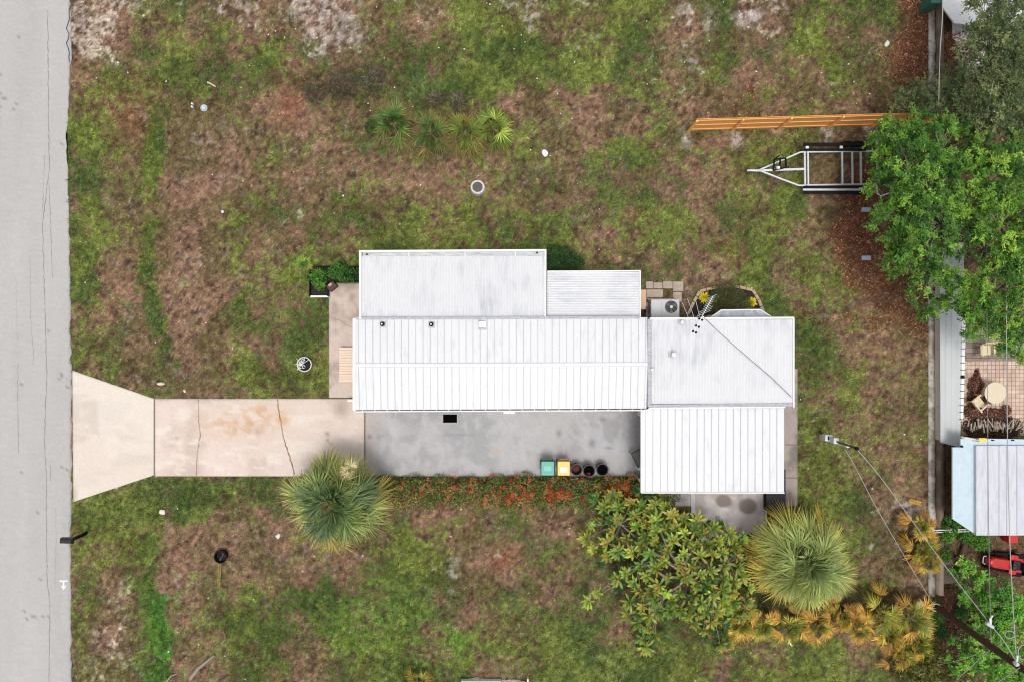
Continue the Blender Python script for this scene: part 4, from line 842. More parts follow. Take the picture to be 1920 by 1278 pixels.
fan_palm('young_palm', 'olive young palm with brown lower leaves, third from the left on the upper lawn', 873, 250, .8, 19, .6, .78, .036, [((88,120,44),(136,156,62)), ((110,126,50),(164,166,80)), ((124,108,54),(160,142,80))], trunk=.06, group=g0, seed=23, nl=14, spread=75)
fan_palm('young_palm', 'bright yellow green young palm, rightmost of the row on the upper lawn', 925, 240, .8, 22, .58, .8, .042, [((124,142,56),(166,176,78)), ((104,132,50),(140,158,66)), ((90,112,48),(126,140,62))], trunk=.06, group=g0, seed=24, nl=16, spread=85)
ye = [((118,122,50),(172,164,72)), ((158,144,52),(214,188,80)), ((186,142,56),(226,182,78)), ((150,108,54),(196,146,72))]
ol = [((108,120,48),(158,162,70)), ((140,140,52),(196,184,78)), ((186,146,56),(226,180,78))]
for i, (x, y, r_, cl, lb) in enumerate([(1352,1190,.55,ye,'small orange yellow fan palm at the lower left end of the yellow row'),(1388,1160,.7,ye,'golden fan palm just right of the shrub foot'),(1428,1172,.55,ol,'low yellow green fan palm below the lower left of the big palm'),
        (1480,1176,.6,ol,'yellow olive fan palm directly below the big palm'),(1530,1172,.6,ye,'orange tipped fan palm below the right half of the big palm'),(1578,1150,.6,ye,'golden fan palm at the lower right edge of the big palm'),
        (1606,1172,.6,ye,'orange fan palm right of the big palm in the middle of the yellow row'),(1648,1152,.75,ol,'olive yellow fan palm with upright leaves left of the pole foot'),(1664,1185,.6,ye,'orange red tipped fan palm between the two largest yellow ones'),
        (1706,1158,.8,ol,'large yellow fan palm beside the foot of the utility pole'),(1718,1205,.7,ol,'yellow green fan palm at the bottom right of the yellow row'),(1690,1225,.6,ye,'orange yellow fan palm lowest of the row'),
        (1722,985,.5,ye,'small golden fan palm beside the low wall above the others'),(1725,1025,.6,ol,'spiky yellow fan palm leaning on the low wall'),(1738,1052,.45,ye,'brownish yellow fan palm spilling onto the top of the low wall')]):
    fan_palm('yellow_fan_palm', lb, x, y, .5+.35*((i*7)%5)/4, 18+(i*5)%5, .95*r_, .95*r_, .05, cl, trunk=.05, group='yellow fan palms at the lower right', seed=40+i, nl=15, spread=72, el=(70, -5))
fan_palm('yellow_fan_palm', 'yellow olive fan palm cut off by the bottom edge of the picture', 785, 1279, .4, 11, .3, .55, .05, ol, trunk=.05, group='yellow fan palms at the lower right', seed=70, nl=14, spread=70)
feather('dry_frond', 'single golden palm frond on the grass near the low wall', 'palm frond', 1703,937,22,6,(196,156,60),(226,186,84), ll=.2)
fan_palm('spiky_plant', 'small yellow green spiky plant at the upper left corner of the planting box', 570, 495, .3, 10, .15, .42, .04, gy, trunk=.04, cat='plant', seed=30, nl=12, spread=80)

# ------------------------------------------------------------------ shrubs, hedge, rosette tree
bush('shrub', 'dark green feathery shrub beside the upper right corner of the side room', 'shrub', [(1058,487,26),(1040,478,16),(1080,492,14),(1040,496,14)], 5200, .15, .022, [(40,72,34),(56,92,40),(72,108,48),(34,60,30)], z1=1.0)
hedge = bush('flowering_hedge', 'low hedge with red orange flowers along the lower edge of the slab', 'hedge', [(724+26*k, 922+(4 if k % 2 else -3), 25+(3 if 8 < k else 0)) for k in range(21)]+[(1235,940,20)], 30000, .10, .045,
     [(70,92,42),(100,120,54),(138,146,68),(84,104,50),(128,116,66),(54,66,36),(160,168,86),(176,128,80)], z1=.8)
def flowers(parent, n=430):
    P0=[]; D=[]; C=[]; r = np.random.default_rng(9)
    for i in range(n):
        px = 715+545*r.beta(2.1, 1.5); py = 921+r.normal(0, 14); 
        if px < 940 and r.random() < .65: continue
        if vn(np.array([px/22.]), np.array([py/14.]), 5)[0] < .42: continue
        if 960 < px < 1070 and r.random() < .3: py = 935+r.normal(0, 6)
        c = np.array(P(px, py, .55+.35*math.exp(-((py-921)/22)**2))); m = r.integers(9, 26); a = r.uniform(0, 2*PI, m); e = r.uniform(-.1, 1.2, m)
        d = np.stack([np.cos(a)*np.cos(e), np.sin(a)*np.cos(e), np.sin(e)], 1); P0.append(c+d*.05); D.append(d)
        k = s2l([(206,92,54),(184,64,44),(222,122,74),(160,54,42)][r.integers(0, 4)]); C.append(np.tile(k, (m, 1))*np.exp(r.normal(0, .2, m))[:, None])
    P0 = np.vstack(P0); m = len(P0); C = np.vstack(C); o = leaves('flowers', P0, np.vstack(D), .055, .045, C, C*1.15, parent, droop=0); o['kind'] = 'stuff'
flowers(hedge)
def rosette_tree():
    out = [(1130,928),(1190,925),(1250,928),(1272,962),(1340,985),(1420,1010),(1432,1050),(1400,1110),(1410,1150),(1380,1165),(1345,1150),(1325,1185),(1290,1165),(1255,1150),(1240,1140),(1205,1200),(1200,1170),(1175,1150),(1180,1110),(1165,1060),(1120,1040),(1100,1015),(1100,985),(1130,985),(1140,960),(1112,940)]
    r = np.random.default_rng(14); ctr = []
    tries = 0
    while len(ctr) < 160 and tries < 60000:
        tries += 1; p = np.array([r.uniform(1095, 1435), r.uniform(922, 1205)])
        if not inpoly(p[:1], p[1:], out)[0]: continue
        dens = 18 if p[0] > 1190 else 23
        if all((p[0]-q[0])**2+(p[1]-q[1])**2 > dens**2 for q in ctr): ctr.append(p)
    ctr += [np.array(p) for p in ((1105,1128),(1122,1112),(1212,1213),(1228,1190),(1160,1085),(1350,1205),(1118,935),(1142,948),(1160,930))]
    root = P(1285,1075); t = thing('rosette_leaved_tree', 'spreading tree with rosettes of yellow green leaves between the lawn and the patio', 'tree', root)
    P0=[]; D=[]; L=[]; C0=[]; C1=[]; mb = MB(); limbs = []; lobes = [P(x, y, z) for x, y, z in ((1165,985,1.4),(1235,985,1.7),(1210,1060,1.7),(1300,1040,1.9),(1370,1060,1.6),(1340,1120,1.5),(1250,1120,1.5))]
    for l in lobes:
        a = root+Vector((0, 0, .2)); m = a.lerp(l, .5)+Vector((random.uniform(-.3,.3), random.uniform(-.3,.3), .2)); mb.tube([a, m, l-Vector((0,0,.35))], .075, 7, .035)
    mb.tube([(root.x, root.y, -.1), (root.x, root.y, .35)], .16, 9, .12)
    mb.build('trunk', mat('pale_bark', L3(158,146,132), .85, noise=.2, nscale=12), t); tw = MB()
    for p in ctr:
        edge = min(1, math.hypot((p[0]-1280)/175, (p[1]-1060)/140)); z = 1.3+1.5*(1-edge**2)+r.normal(0, .28); z = max(.5, z); c = P(p[0], p[1], z)
        l = min(lobes, key=lambda v: (v-c).length); mid_ = l.lerp(c, .5)+Vector((r.normal(0,.1), r.normal(0,.1), -.1)); tw.tube([l-Vector((0,0,.35)), mid_-Vector((0,0,.3)), c], .016, 5, .010)
        m = int(r.integers(11, 16)); s_ = r.uniform(.62, 1.12); k = np.arange(m); a = k*2.39996+r.uniform(0, 6); e = np.radians(np.linspace(5, 65, m)+r.normal(0, 7, m)); tlt = nrm(np.array([c.x-root.x, c.y-root.y, 2.2]))
        d = np.stack([np.cos(a)*np.cos(e), np.sin(a)*np.cos(e), np.sin(e)], 1)+(tlt-np.array([0, 0, 1]))*.6
        P0.append(np.array(c)+d*.03); D.append(d); L.append(.50*s_*r.uniform(.8, 1.1, m)*np.linspace(1.05, .7, m))
        tt = r.random(); base = s2l([(74,116,44),(102,136,50),(132,154,56),(86,124,52)][r.integers(0, 4)]); tip = s2l([(116,148,54),(162,174,66),(190,190,76)][r.integers(0, 3)])
        j = np.exp(r.normal(0, .2, m))[:, None]; cc0 = np.tile(base, (m, 1))*j; cc1 = np.tile(tip, (m, 1))*j
        kk = math.exp(r.normal(0, .22)); cc0 = cc0*kk; cc1 = cc1*kk
        if tt < .3: cc0[-4:] = s2l((186,140,60))
        old = r.random(m) < .1; cc1[old] = s2l((206,170,60)); C0.append(cc0); C1.append(cc1)
    tw.build('twigs', MATS['pale_bark'], t)
    for _ in range(170):
        q_ = ctr[int(r.integers(0, len(ctr)))]; c = P(q_[0]+r.normal(0, 9), q_[1]+r.normal(0, 9), r.uniform(.5, 1.1)); m = 11; a = np.arange(m)*2.4+r.uniform(0, 6); e = np.radians(r.uniform(0, 50, m))
        P0.append(np.tile(np.array(c), (m, 1))); D.append(np.stack([np.cos(a)*np.cos(e), np.sin(a)*np.cos(e), np.sin(e)], 1)); L.append(np.full(m, .33)); kk = s2l([(62,92,44),(78,106,48),(54,80,40)][r.integers(0, 3)]); C0.append(np.tile(kk, (m, 1))); C1.append(np.tile(kk*1.25, (m, 1)))
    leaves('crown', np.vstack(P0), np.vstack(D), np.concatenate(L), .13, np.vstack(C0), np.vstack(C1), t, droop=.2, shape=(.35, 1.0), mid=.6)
rosette_tree()

# ------------------------------------------------------------------ broadleaf trees
def tree(name, label, trunk, lobes, palette, nper, leaf, sprig=.42, nsprig=8, nl=15, seed=1, trunk_r=.22, sparse=0.0, group='trees at the right edge', flat=.55, twigs=.5, branches=None):
    r = np.random.default_rng(seed); root = P(trunk[0], trunk[1]); root.z = 0; t = thing(name, label, 'tree', root, group)
    P0=[]; D=[]; C0=[]; mb = MB(); tb = MB(); zt = max(1.0, min(l[2] for l in lobes)*.5)
    fork = root+Vector((0, 0, zt)); mb.tube([(root.x, root.y, -.2), fork], trunk_r, 9, trunk_r*.75); mb.build('trunk', M_bark, t)
    pal = s2l(np.array(palette)); lm = MB()
    for (px, py, z, R_) in lobes:
        c = P(px, py, z); m_ = fork.lerp(c, .5)+Vector((r.normal(0,.3), r.normal(0,.3), .25)); lm.tube([fork, m_, c-Vector((0,0,.25*R_))], trunk_r*.45, 7, trunk_r*.2)
        n = max(5, int(nper*1.6*R_*R_))
        for k in range(n):
            a = r.uniform(0, 2*PI); u = r.uniform(-.25, 1); e = math.asin(u); rr = R_*r.uniform(.62, 1.08)
            o = np.array([math.cos(a)*math.cos(e)*rr, math.sin(a)*math.cos(e)*rr, math.sin(e)*rr*flat]); cc = np.array(c)+o
            if r.random() < sparse: continue
            if r.random() < twigs: tb.tube([Vector(np.array(c)+o*.25-np.array([0,0,.15])), Vector(np.array(c)+o*.7-np.array([0,0,.08])), Vector(cc)], .020, 4, .007)
            col = pal[min(len(pal)-1, int(r.random()*len(pal)))]*math.exp(r.normal(0, .16)); out = nrm(o+np.array([0,0,.35*R_]))
            for s_ in range(nsprig):
                d = nrm(out*.55+nrm(r.normal(size=3)+np.array([0,0,.1]))); d[2] = d[2]*.7; ln = sprig*r.uniform(.5, 1.15); tt = r.uniform(.1, 1, nl)
                pp = cc+d*(tt*ln)[:, None]+r.normal(0, .022, (nl, 3)); sd_ = nrm(np.cross(d, [0,0,1.0]+r.normal(0,.2,3))); sg = np.where(np.arange(nl) % 2, 1, -1)[:, None]
                P0.append(pp); D.append(d*.6+sd_*sg*.8+np.array([0,0,.1])+r.normal(0, .25, (nl, 3))); C0.append(np.tile(col, (nl, 1))*np.exp(r.normal(0, .17, nl))[:, None])
    P0 = np.vstack(P0); D = np.vstack(D); C0 = np.vstack(C0); m = len(P0)
    lm.build('limbs', M_bark, t)
    if tb.v: tb.build('twigs', M_twig, t)
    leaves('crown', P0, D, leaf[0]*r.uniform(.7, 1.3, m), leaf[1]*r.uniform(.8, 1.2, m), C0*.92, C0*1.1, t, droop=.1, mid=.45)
    return t
gr = [(68,110,40),(86,132,48),(106,152,54),(76,120,44),(124,168,62),(140,182,66),(58,96,36)]
gr2 = [(88,132,46),(110,154,52),(130,172,60),(76,120,42),(148,184,66),(66,106,38)]
olv = [(88,104,62),(106,120,72),(124,134,84),(98,114,66),(138,146,96),(76,92,56)]
tree('broadleaf_tree', 'large bright green leafy tree whose crown hangs over the trailer', (1740,400),
     [(1690,265,3.4,1.0),(1655,300,3.0,.75),(1660,350,3.2,.8),(1720,330,4.4,1.5),(1770,280,4.4,1.3),(1700,400,4.2,1.3),(1672,425,3.4,.9),(1720,470,4.0,1.1),(1700,490,3.5,.8),(1740,540,3.8,1.0),(1770,420,5.0,1.4),(1750,370,5.0,1.2),(1770,500,4.2,.8),(1752,580,3.4,.6),(1800,330,4.8,1.2),(1640,285,2.8,.55),(1665,240,3.0,.6),(1720,250,3.6,.9)],
     gr, 16, (.095, .042), seed=5)
tree('broadleaf_tree', 'yellow green leafy tree at the right edge above the brick patio', (1890,480),
     [(1830,400,5.0,1.1),(1870,340,5.4,1.3),(1880,420,5.6,1.2),(1915,380,5.6,1.4),(1900,300,5.2,1.2),(1850,470,5.0,.8),(1830,560,4.8,1.0),(1870,540,5.2,1.2),(1915,520,5.2,1.1),(1825,590,4.4,.85),(1840,610,4.2,.6),(1890,625,4.4,.8),(1815,560,4.4,.7),(1870,595,4.6,1.0),(1912,600,4.6,1.1),(1918,650,4.2,.6),(1950,450,5.4,1.5),(1895,490,4.6,1.2),(1850,345,4.6,1.1),(1840,290,5.0,.8)],
     gr2, 15, (.095, .042), seed=6)
tree('olive_tree', 'dusty olive green twiggy tree in the top right corner', (1850,170),
     [(1880,60,4.6,1.5),(1920,20,4.8,1.4),(1860,120,4.6,1.4),(1910,110,5.0,1.5),(1870,190,4.8,1.4),(1920,200,5.0,1.5),(1830,170,4.2,1.0),(1850,20,4.4,.8),(1880,250,4.6,1.1),(1920,260,4.8,1.2),(1870,-20,4.6,1.2),(1850,80,4.2,.9),(1895,90,4.8,1.2),(1845,215,4.4,1.1),(1900,150,4.4,1.2)],
     olv, 17, (.085, .038), sprig=.5, nsprig=8, nl=14, seed=7, sparse=.06, twigs=.7)
tree('olive_tree', 'grey green bushy tree growing over the low wall beside the wooden fence end', (1770,190),
     [(1760,200,3.2,1.2),(1725,190,2.6,.9),(1705,205,2.2,.8),(1795,215,3.6,1.2),(1740,160,2.8,.8),(1775,160,3.2,.9),(1820,235,3.8,1.1),(1785,250,3.4,.8),(1800,115,3.0,.6),(1850,265,4.0,.9),(1700,175,2.0,.6)],
     [(80,96,58),(94,110,66),(108,120,76),(72,88,54),(120,130,82)], 13, (.08, .03), sprig=.5, nsprig=8, nl=14, seed=8, sparse=.15, twigs=.8)
tree('small_tree', 'light green leafy young tree at the lower right under the wires', (1860,1150),
     [(1806,1075,2.2,.55),(1862,1106,2.4,.6),(1910,1126,2.6,.8),(1830,1100,2.4,.7),(1880,1140,2.8,.9),(1850,1180,2.6,.7),(1900,1190,2.6,.9),(1820,1215,2.0,.6),(1870,1235,2.2,.8),(1915,1250,2.4,.9),(1840,1265,1.8,.6),(1800,1240,1.6,.45),(1890,1275,2.0,.7),(1850,1140,2.2,.6),(1820,1160,1.9,.5),(1795,1200,1.6,.45),(1900,1160,2.8,.8),(1845,1225,2.0,.6),(1815,1110,2.0,.45)],
     [(92,150,46),(112,170,54),(84,138,46),(130,184,62),(74,122,42)], 17, (.12, .06), sprig=.38, nsprig=7, nl=10, seed=9, trunk_r=.1, twigs=.4)
bush('shrub', 'green leafy weeds between the low wall and the blue shed corner', 'shrub', [(1785,985,18),(1815,1000,16),(1835,1012,18),(1775,1005,12),(1770,1040,11),(1845,1020,12),(1850,990,8)], 5200, .11, .055, [(66,112,40),(92,144,50),(112,160,56),(60,98,40)], z1=.6)
bush('shrub', 'small green weeds beside the foot of the low wall near the yellow palms', 'shrub', [(1758,1158,14),(1765,1185,12),(1800,1150,10),(1755,1130,8),(1790,1070,10)], 2600, .1, .05, [(60,104,44),(84,132,52),(60,96,56)], z1=.4)
bush('shrub', 'olive yellow spiky shrub at the bottom edge right of the yellow palms', 'shrub', [(1722,1262,26),(1755,1240,24),(1780,1265,28),(1745,1275,26),(1700,1270,16)], 9000, .13, .045, [(86,92,44),(112,116,52),(138,136,62),(70,76,40),(124,104,56)], z1=1.1)
for lb_, pts_, n_ in (('wide patch of dead purplish brush up and left of the young palms', [(640,160,30),(700,150,26),(590,175,22)], 2000), ('small patch of dead brush just above the middle young palms', [(860,188,16),(820,182,16)], 600)):
    bush('shrub', lb_, 'shrub', pts_, n_, .2, .018, [(112,98,84),(84,76,56),(70,72,44),(138,124,112)], z1=.35, tilt=(5,50))
bush('shrub', 'thin dark weed patch below the row of young palms in the upper lawn', 'shrub', [(702,238,14)], 900, .1, .04, [(58,82,40),(84,104,50)], z1=.4)
bush('shrub', 'dark green undergrowth behind the large palm and the yellow palms', 'shrub', [(1420,1100,20),(1440,1135,18),(1600,1130,18),(1640,1120,12),(1690,1125,16)], 3200, .12, .03, [(50,66,36),(74,84,46),(92,76,54)], z1=.5)

# ------------------------------------------------------------------ low wall, neighbour's yard
t = thing('low_wall', 'long low weathered concrete wall running down the right side of the yard', 'wall', P(1752,620))
def ftg(px, py):
    n = fbm(px*2, py, 14, 5, 160, .7); c = mixc(np.ones((len(px), 3))*c_(202,197,190), c_(146,136,126), smooth(.4, .62, n)); return mixc(c, c_(148,132,112), smooth(.55, .7, fbm(px, py, 40, 3, 161))*.6)
wob2 = lambda y: 1.2*(fbm(y, y*0+8, 8, 3, 72)-0.5)*2
slab('footing', [(1741,-60),(1752.5,-60),(1752.5,1118),(1741,1118)], .06, ftg, step=3, thick=.15, edgewob=wob2, parent=t)
capc = lambda px, py: mixc(mixc(np.ones((len(px), 3))*c_(140,122,106), c_(108,92,78), smooth(.4, .62, fbm(px*2, py, 20, 4, 165))), c_(214,194,172), smooth(1040, 1060, py)*.9)
slab('cap', [(1754.5,-60),(1762.5,-60),(1762.5,1112),(1754.5,1112)], .30, capc, step=3, thick=.36, parent=t)
for yy in range(600, 1110, 54): mb = MB(); a = P(1754.5,yy,.303); mb.box(a.x,a.y,.30,a.x+.19,a.y+.015,.304); mb.build('cap_joint', MATS['joint'], t)
for y, x0, lb in ((994,1747,'upper of two white pipes lying across the low wall'),(997.8,1752,'lower of two white pipes lying across the low wall')):
    mb = MB(); mb.tube([P(x0,y-.4,.4), P(x0+65,y-4+1.5,.55)], .028, 8); tag(mb.build('pipe', M_white), lb, 'pipe', 'white pipes on the low wall')
M_nroof = mat('grey_flat_roof', (.52,.54,.54), .6, noise=.05, nscale=1.5, stretch=(3, .3, 1), dirt=((.40,.41,.41), .5, .8, .3, 1.2))
ZL = .62
t = thing('low_cover', 'long narrow flat grey metal cover between the low wall and the brick patio', 'cover', P(1785,700))
mb = MB(); mb.prism([P(x, y, ZL)[:2] for x, y in ((1762,455),(1808,455),(1800.5,838),(1763.5,829))], ZL-.06, ZL); mb.build('top', M_nroof, t)
for k in range(1, 4): mb = MB(); xx = 1762+k*11.5; mb.beam(P(xx,456,ZL+.002), P(xx-.8*k,831,ZL+.002), .02, .012); mb.build('seam', M_nroof, t)
mb = MB(); mb.prism([P(x, y, ZL)[:2] for x, y in ((1766,460),(1803,460),(1796,832),(1767,826))], 0, ZL-.06); mb.build('base', M_wall, t)
mb = MB(); mb.prism([P(x, y, ZL)[:2] for x, y in ((1803.5,600),(1811,600),(1805.5,787),(1801.5,787))], ZL-.1, ZL+.02); g3 = mb.build('edge_rail', M_white, t)
for k in range(14):
    y = 614+k*13.2; mb = MB(); xx = 1807-(y-600)/187*4; mb.beam(P(xx-4,y,ZL+.03), P(xx+4.5,y,ZL+.03), .03, .025); mb.build('strap', M_wireb, g3)
mb = MB(); c = P(1804,706,ZL); mb.box(c.x-.08,c.y-.08,ZL,c.x+.08,c.y+.08,ZL+.05); mb.build('drain_hole', M_dark, g3)
# brick patio
def brick(name, c1, c2, mo, sx, sy):
    m = bpy.data.materials.new(name); m.use_nodes = True; N = m.node_tree.nodes; K = m.node_tree.links; b = N['Principled BSDF']; b.inputs['Roughness'].default_value = .85
    tc = N.new('ShaderNodeTexCoord'); br = N.new('ShaderNodeTexBrick'); br.inputs['Color1'].default_value = (*c1, 1); br.inputs['Color2'].default_value = (*c2, 1); br.inputs['Mortar'].default_value = (*mo, 1)
    br.inputs['Scale'].default_value = 1; br.inputs['Brick Width'].default_value = sx; br.inputs['Row Height'].default_value = sy; br.inputs['Mortar Size'].default_value = .014; br.offset = .0; br.inputs['Mortar Smooth'].default_value = .3
    n = N.new('ShaderNodeTexNoise'); n.inputs['Scale'].default_value = 3; n.inputs['Detail'].default_value = 6; K.new(tc.outputs['Object'], n.inputs['Vector'])
    mr = N.new('ShaderNodeMapRange'); mr.inputs[1].default_value = .3; mr.inputs[2].default_value = .7; mr.inputs[3].default_value = .75; mr.inputs[4].default_value = 1.15; K.new(n.outputs[0], mr.inputs[0])
    vm = N.new('ShaderNodeVectorMath'); vm.operation = 'SCALE'; K.new(tc.outputs['Object'], br.inputs['Vector']); K.new(br.outputs[0], vm.inputs[0]); K.new(mr.outputs[0], vm.inputs['Scale']); K.new(vm.outputs[0], b.inputs['Base Color']); return m
mb = MB(); a = P(1802,675); b = P(1990,815); mb.box(a.x,a.y,-.1,b.x,b.y,.03); struct(mb.build('brick_patio', brick('pink_brick', L3(212,188,168), L3(196,168,150), L3(130,110,100), .2, .2)))
mb = MB(); a = P(1802,610); b = P(1990,674.6); mb.box(a.x,a.y,-.1,b.x,b.y,.025); struct(mb.build('paver_patio', brick('grey_paver', L3(160,144,132), L3(138,122,112), L3(92,78,68), .38, .25)))
t = thing('round_table', 'round beige patio table on the brick patio', 'table', P(1866,737))
c = P(1866.5,736,.72); mb = MB(); mb.lathe([(.01,.68),(.50,.68),(.525,.70),(.52,.72),(.01,.725)], (c.x,c.y,0), 40); mb.build('tabletop', mat('beige_plastic', L3(212,200,172), .5, noise=.05, nscale=3), t)
mb = MB(); mb.lathe([(.28,.03),(.26,.08),(.05,.12),(.05,.68)], (c.x,c.y,0), 16); mb.build('pedestal', MATS['beige_plastic'], t)
def chair(px, py, rot, label):
    c = P(px, py, .4); t = thing('patio_chair', label, 'chair', (c.x, c.y, .03), 'patio chairs'); m = mat('tan_plastic', L3(214,198,158), .5, noise=.08)
    M_ = Matrix.Translation((c.x, c.y, .03)) @ Matrix.Rotation(rot, 4, 'Z')
    mb = MB(); mb.M = M_; mb.box(-.25,-.25,.38,.25,.23,.42); mb.build('seat', m, t, bevel=.03)
    mb = MB(); mb.M = M_
    for k in range(5): mb.beam((-.23+k*.115,.24,.42), (-.25+k*.125,.36,.85), .07, .02)
    mb.beam((-.29,.35,.85), (.29,.35,.85), .06, .06); mb.build('backrest', m, t)
    for s_ in (-1, 1): mb = MB(); mb.M = M_; mb.beam((s_*.29,-.27,.62), (s_*.29,.30,.64), .075, .03); mb.beam((s_*.29,-.25,.0), (s_*.28,-.25,.62), .05, .04); mb.build('armrest', m, t)
    for s_ in (-1, 1): mb = MB(); mb.M = M_; mb.beam((s_*.27,.30,.0), (s_*.25,.25,.42), .05, .04); mb.build('leg', m, t)
chair(1847, 656, .05, 'tan plastic chair on the grey paving at the top of the brick patio'); chair(1832, 754, 2.25, 'yellowish plastic chair turned diagonally beside the leaf heap and the round table')
def heap(name, label, lobes, n, cols, ll=.1, lw=.045, z=.2):
    r = np.random.default_rng(77); P0=[]; 
    for px, py, rx, ry in lobes:
        m = int(n*rx*ry/sum(l[2]*l[3] for l in lobes)); a = r.uniform(0, 2*PI, m); q_ = np.sqrt(r.random(m)); x = px+rx*q_*np.cos(a); y = py+ry*q_*np.sin(a); P0.append(np.stack([(x-960)/S, (639-y)/S, .03+z*(1-q_**2)*r.random(m)], 1))
    P0 = np.vstack(P0); m = len(P0); D = r.normal(size=(m, 3))*np.array([1,1,.4]); pal = s2l(np.array(cols)); C = pal[r.integers(0, len(pal), m)]*np.exp(r.normal(0,.2,m))[:, None]
    o = leaves(name, P0, D, ll, lw, C, C, droop=0, material=M_grass); o['kind'] = 'stuff'; o['label'] = label
heap('leaf_heap', 'heap of brown dry leaves on the brick patio', [(1828,722,15,20),(1824,745,13,14),(1860,774,26,9),(1884,768,10,9),(1830,700,4,10),(1842,770,26,6),(1850,745,8,14),(1820,770,16,12)], 5200, [(96,62,50),(130,88,72),(70,46,38),(150,112,96)])
heap('leaf_heap', 'dark leaf debris round the wood pile', [(1860,800,58,24)], 4200, [(90,64,52),(60,44,38),(110,84,70)], z=.1)
rr_ = random.Random(4)
for k in range(52):
    x = 1816+k*2.05+rr_.uniform(-1, 1); y = 797+rr_.uniform(-5, 5); an = rr_.gauss(1.5, .28) if k < 34 else rr_.gauss(1.0, .4); ln = rr_.uniform(12, 19); r0 = rr_.uniform(.025, .045); z = .08+rr_.random()*.28
    mb = MB(); mb.tube([P(x-math.cos(an)*ln/2, y+math.sin(an)*ln/2, z), P(x+rr_.uniform(-.6, .6), y, z+.02), P(x+math.cos(an)*ln/2, y-math.sin(an)*ln/2, z+rr_.uniform(-.05,.05))], r0, 6, r0*.8)
    tag(mb.build('log', mat('grey_log%d' % (k % 3), L3(*[(176,162,144),(150,136,120),(190,176,160)][k % 3]), .9, noise=.2, nscale=15)), '%s cut branch in the %s of the wood pile above the blue shed' % (('tan', 'dark', 'pale')[k % 3], ('left end', 'left half', 'middle', 'right half', 'right end')[k//11]), 'log', 'cut branches in the wood pile')
# blue shed
t = thing('shed', 'shed with pale blue roof edge and ribbed grey metal roof at the right edge', 'shed', P(1860,915))
mb = MB(); mb.prism([P(x, y, 1.7)[:2] for x, y in ((1786,838),(1801,838),(1801,821),(1990,824),(1990,1003),(1832,1003),(1786,972))], 1.62, 1.7); rf = mb.build('lower_roof', mat('pale_blue_roof', (.50,.62,.68), .6, noise=.08, nscale=3, dirt=((.62,.70,.74), .45, .7, .5, 2)), t)
mb = MB(); mb.cm = 0; a = P(1830,835,1.85); b = P(1992,1003,1.85); mb.box(a.x,a.y,1.703,b.x,b.y,1.85); mb.cm = 1
for x in (1830.5,1852.5,1873.5,1888,1907): p_a = P(x,835,1.86); mb.beam(p_a, P(x,1003,1.86), .03, .02)
mb.build('roof', [mat('weathered_roof', (.60,.61,.66), .55, stretch=(2.5, .5, 1), dirt=((.40,.40,.46), .42, .75, .7, 2.5)), M_rib], t)
mb = MB(); mb.prism([P(x, y, 1.7)[:2] for x, y in ((1828,850),(1985,850),(1985,980),(1840,980),(1828,970))], 0, 1.62); mb.build('wall', M_wall, t)
for x in (1861.5, 1899): mb = MB(); c = P(x, 825, 1.72); mb.box(c.x-.07,c.y-.02,1.7,c.x+.07,c.y+.03,1.73); mb.build('bracket', M_dark, rf)
mb = MB(); c = P(1802,836,1.7); mb.lathe([(.05,0),(.05,.1),(.01,.11)], c, 10); mb.build('vent', M_dark, rf)
mb = MB(); mb.prism([P(x, y, 1.78)[:2] for x, y in ((1803,817),(1837,823),(1837,828),(1803,822))], 1.702, 1.78); tag(mb.build('folded_sheet', mat('sheet_mix', L3(206,204,200), .5, dirt=((.06,.07,.08), .5, .6, .8, 6)), bevel=.01), 'folded pale plastic sheet on the edge of the blue shed roof', 'plastic sheet')
mb = MB(); a = P(1836,820.5,1.82); b = P(1850,827.5,1.82); mb.box(a.x,a.y,1.702,b.x,b.y,1.82); tag(mb.build('box', mat('yellow_box', L3(236,206,92), .5), bevel=.02), 'small yellow box on the top edge of the blue shed roof', 'box')
# white roof and green tub at the top right
t = thing('white_roof_building', 'building with plain white roof showing behind the olive tree at the top edge', 'building', P(1850,0))
wp = ((1766,-200),(1990,-200),(1990,66),(1880,62),(1822,48),(1790,44),(1768,14))
mb = MB(); mb.prism([P(x, y, 1.1)[:2] for x, y in wp], 1.02, 1.1); mb.build('roof', mat('bright_roof', (.74,.75,.76), .5, noise=.03), t)
mb = MB(); mb.prism([P(x, y, 1.0)[:2] for x, y in ((1815,-190),(1985,-190),(1985,30),(1850,18),(1815,8))], 0, 1.02); mb.build('wall', M_wall, t)
mb = MB(); mb.prism([P(*p)[:2] for p in ((1785,28),(1990,40),(1990,150),(1812,135),(1800,95),(1786,70))], -.1, .01); struct(mb.build('gravel_pad', mat('white_gravel', (.72,.70,.69), .9, noise=.12, nscale=12, dirt=((.35,.22,.17), .5, .62, .9, 2.2))))
mb = MB(); a = P(1746,-12,1.0); b = P(1767,6,1.0); mb.box(a.x,a.y,.0,b.x,b.y,1.0); tag(mb.build('green_bin', mat('teal_green', L3(50,104,88), .5), bevel=.03), 'teal green bin cut off by the top edge at the low wall', 'bin')
# concrete pieces and old log by the low wall
mb = MB(); mb.prism([P(*p)[:2] for p in ((1763,1045),(1785,1048),(1800,1090),(1764,1095))], -.08, .02); struct(mb.build('concrete_pad', mat('pad_c', L3(150,132,118), .9, noise=.15)))
for pts, r_, lb in (([(1800,1048,.12),(1811,1016,.16)], .13, 'dark brown log lying upright behind the low wall'), ([(1791,1042,.1),(1801,1048,.12)], .10, 'short dark stump piece beside the brown log')):
    mb = MB(); mb.tube([P(*p) for p in pts], r_, 9, r_*.9); tag(mb.build('log', mat('dark_log', L3(92,66,60), .9, noise=.35, nscale=10)), lb, 'log')
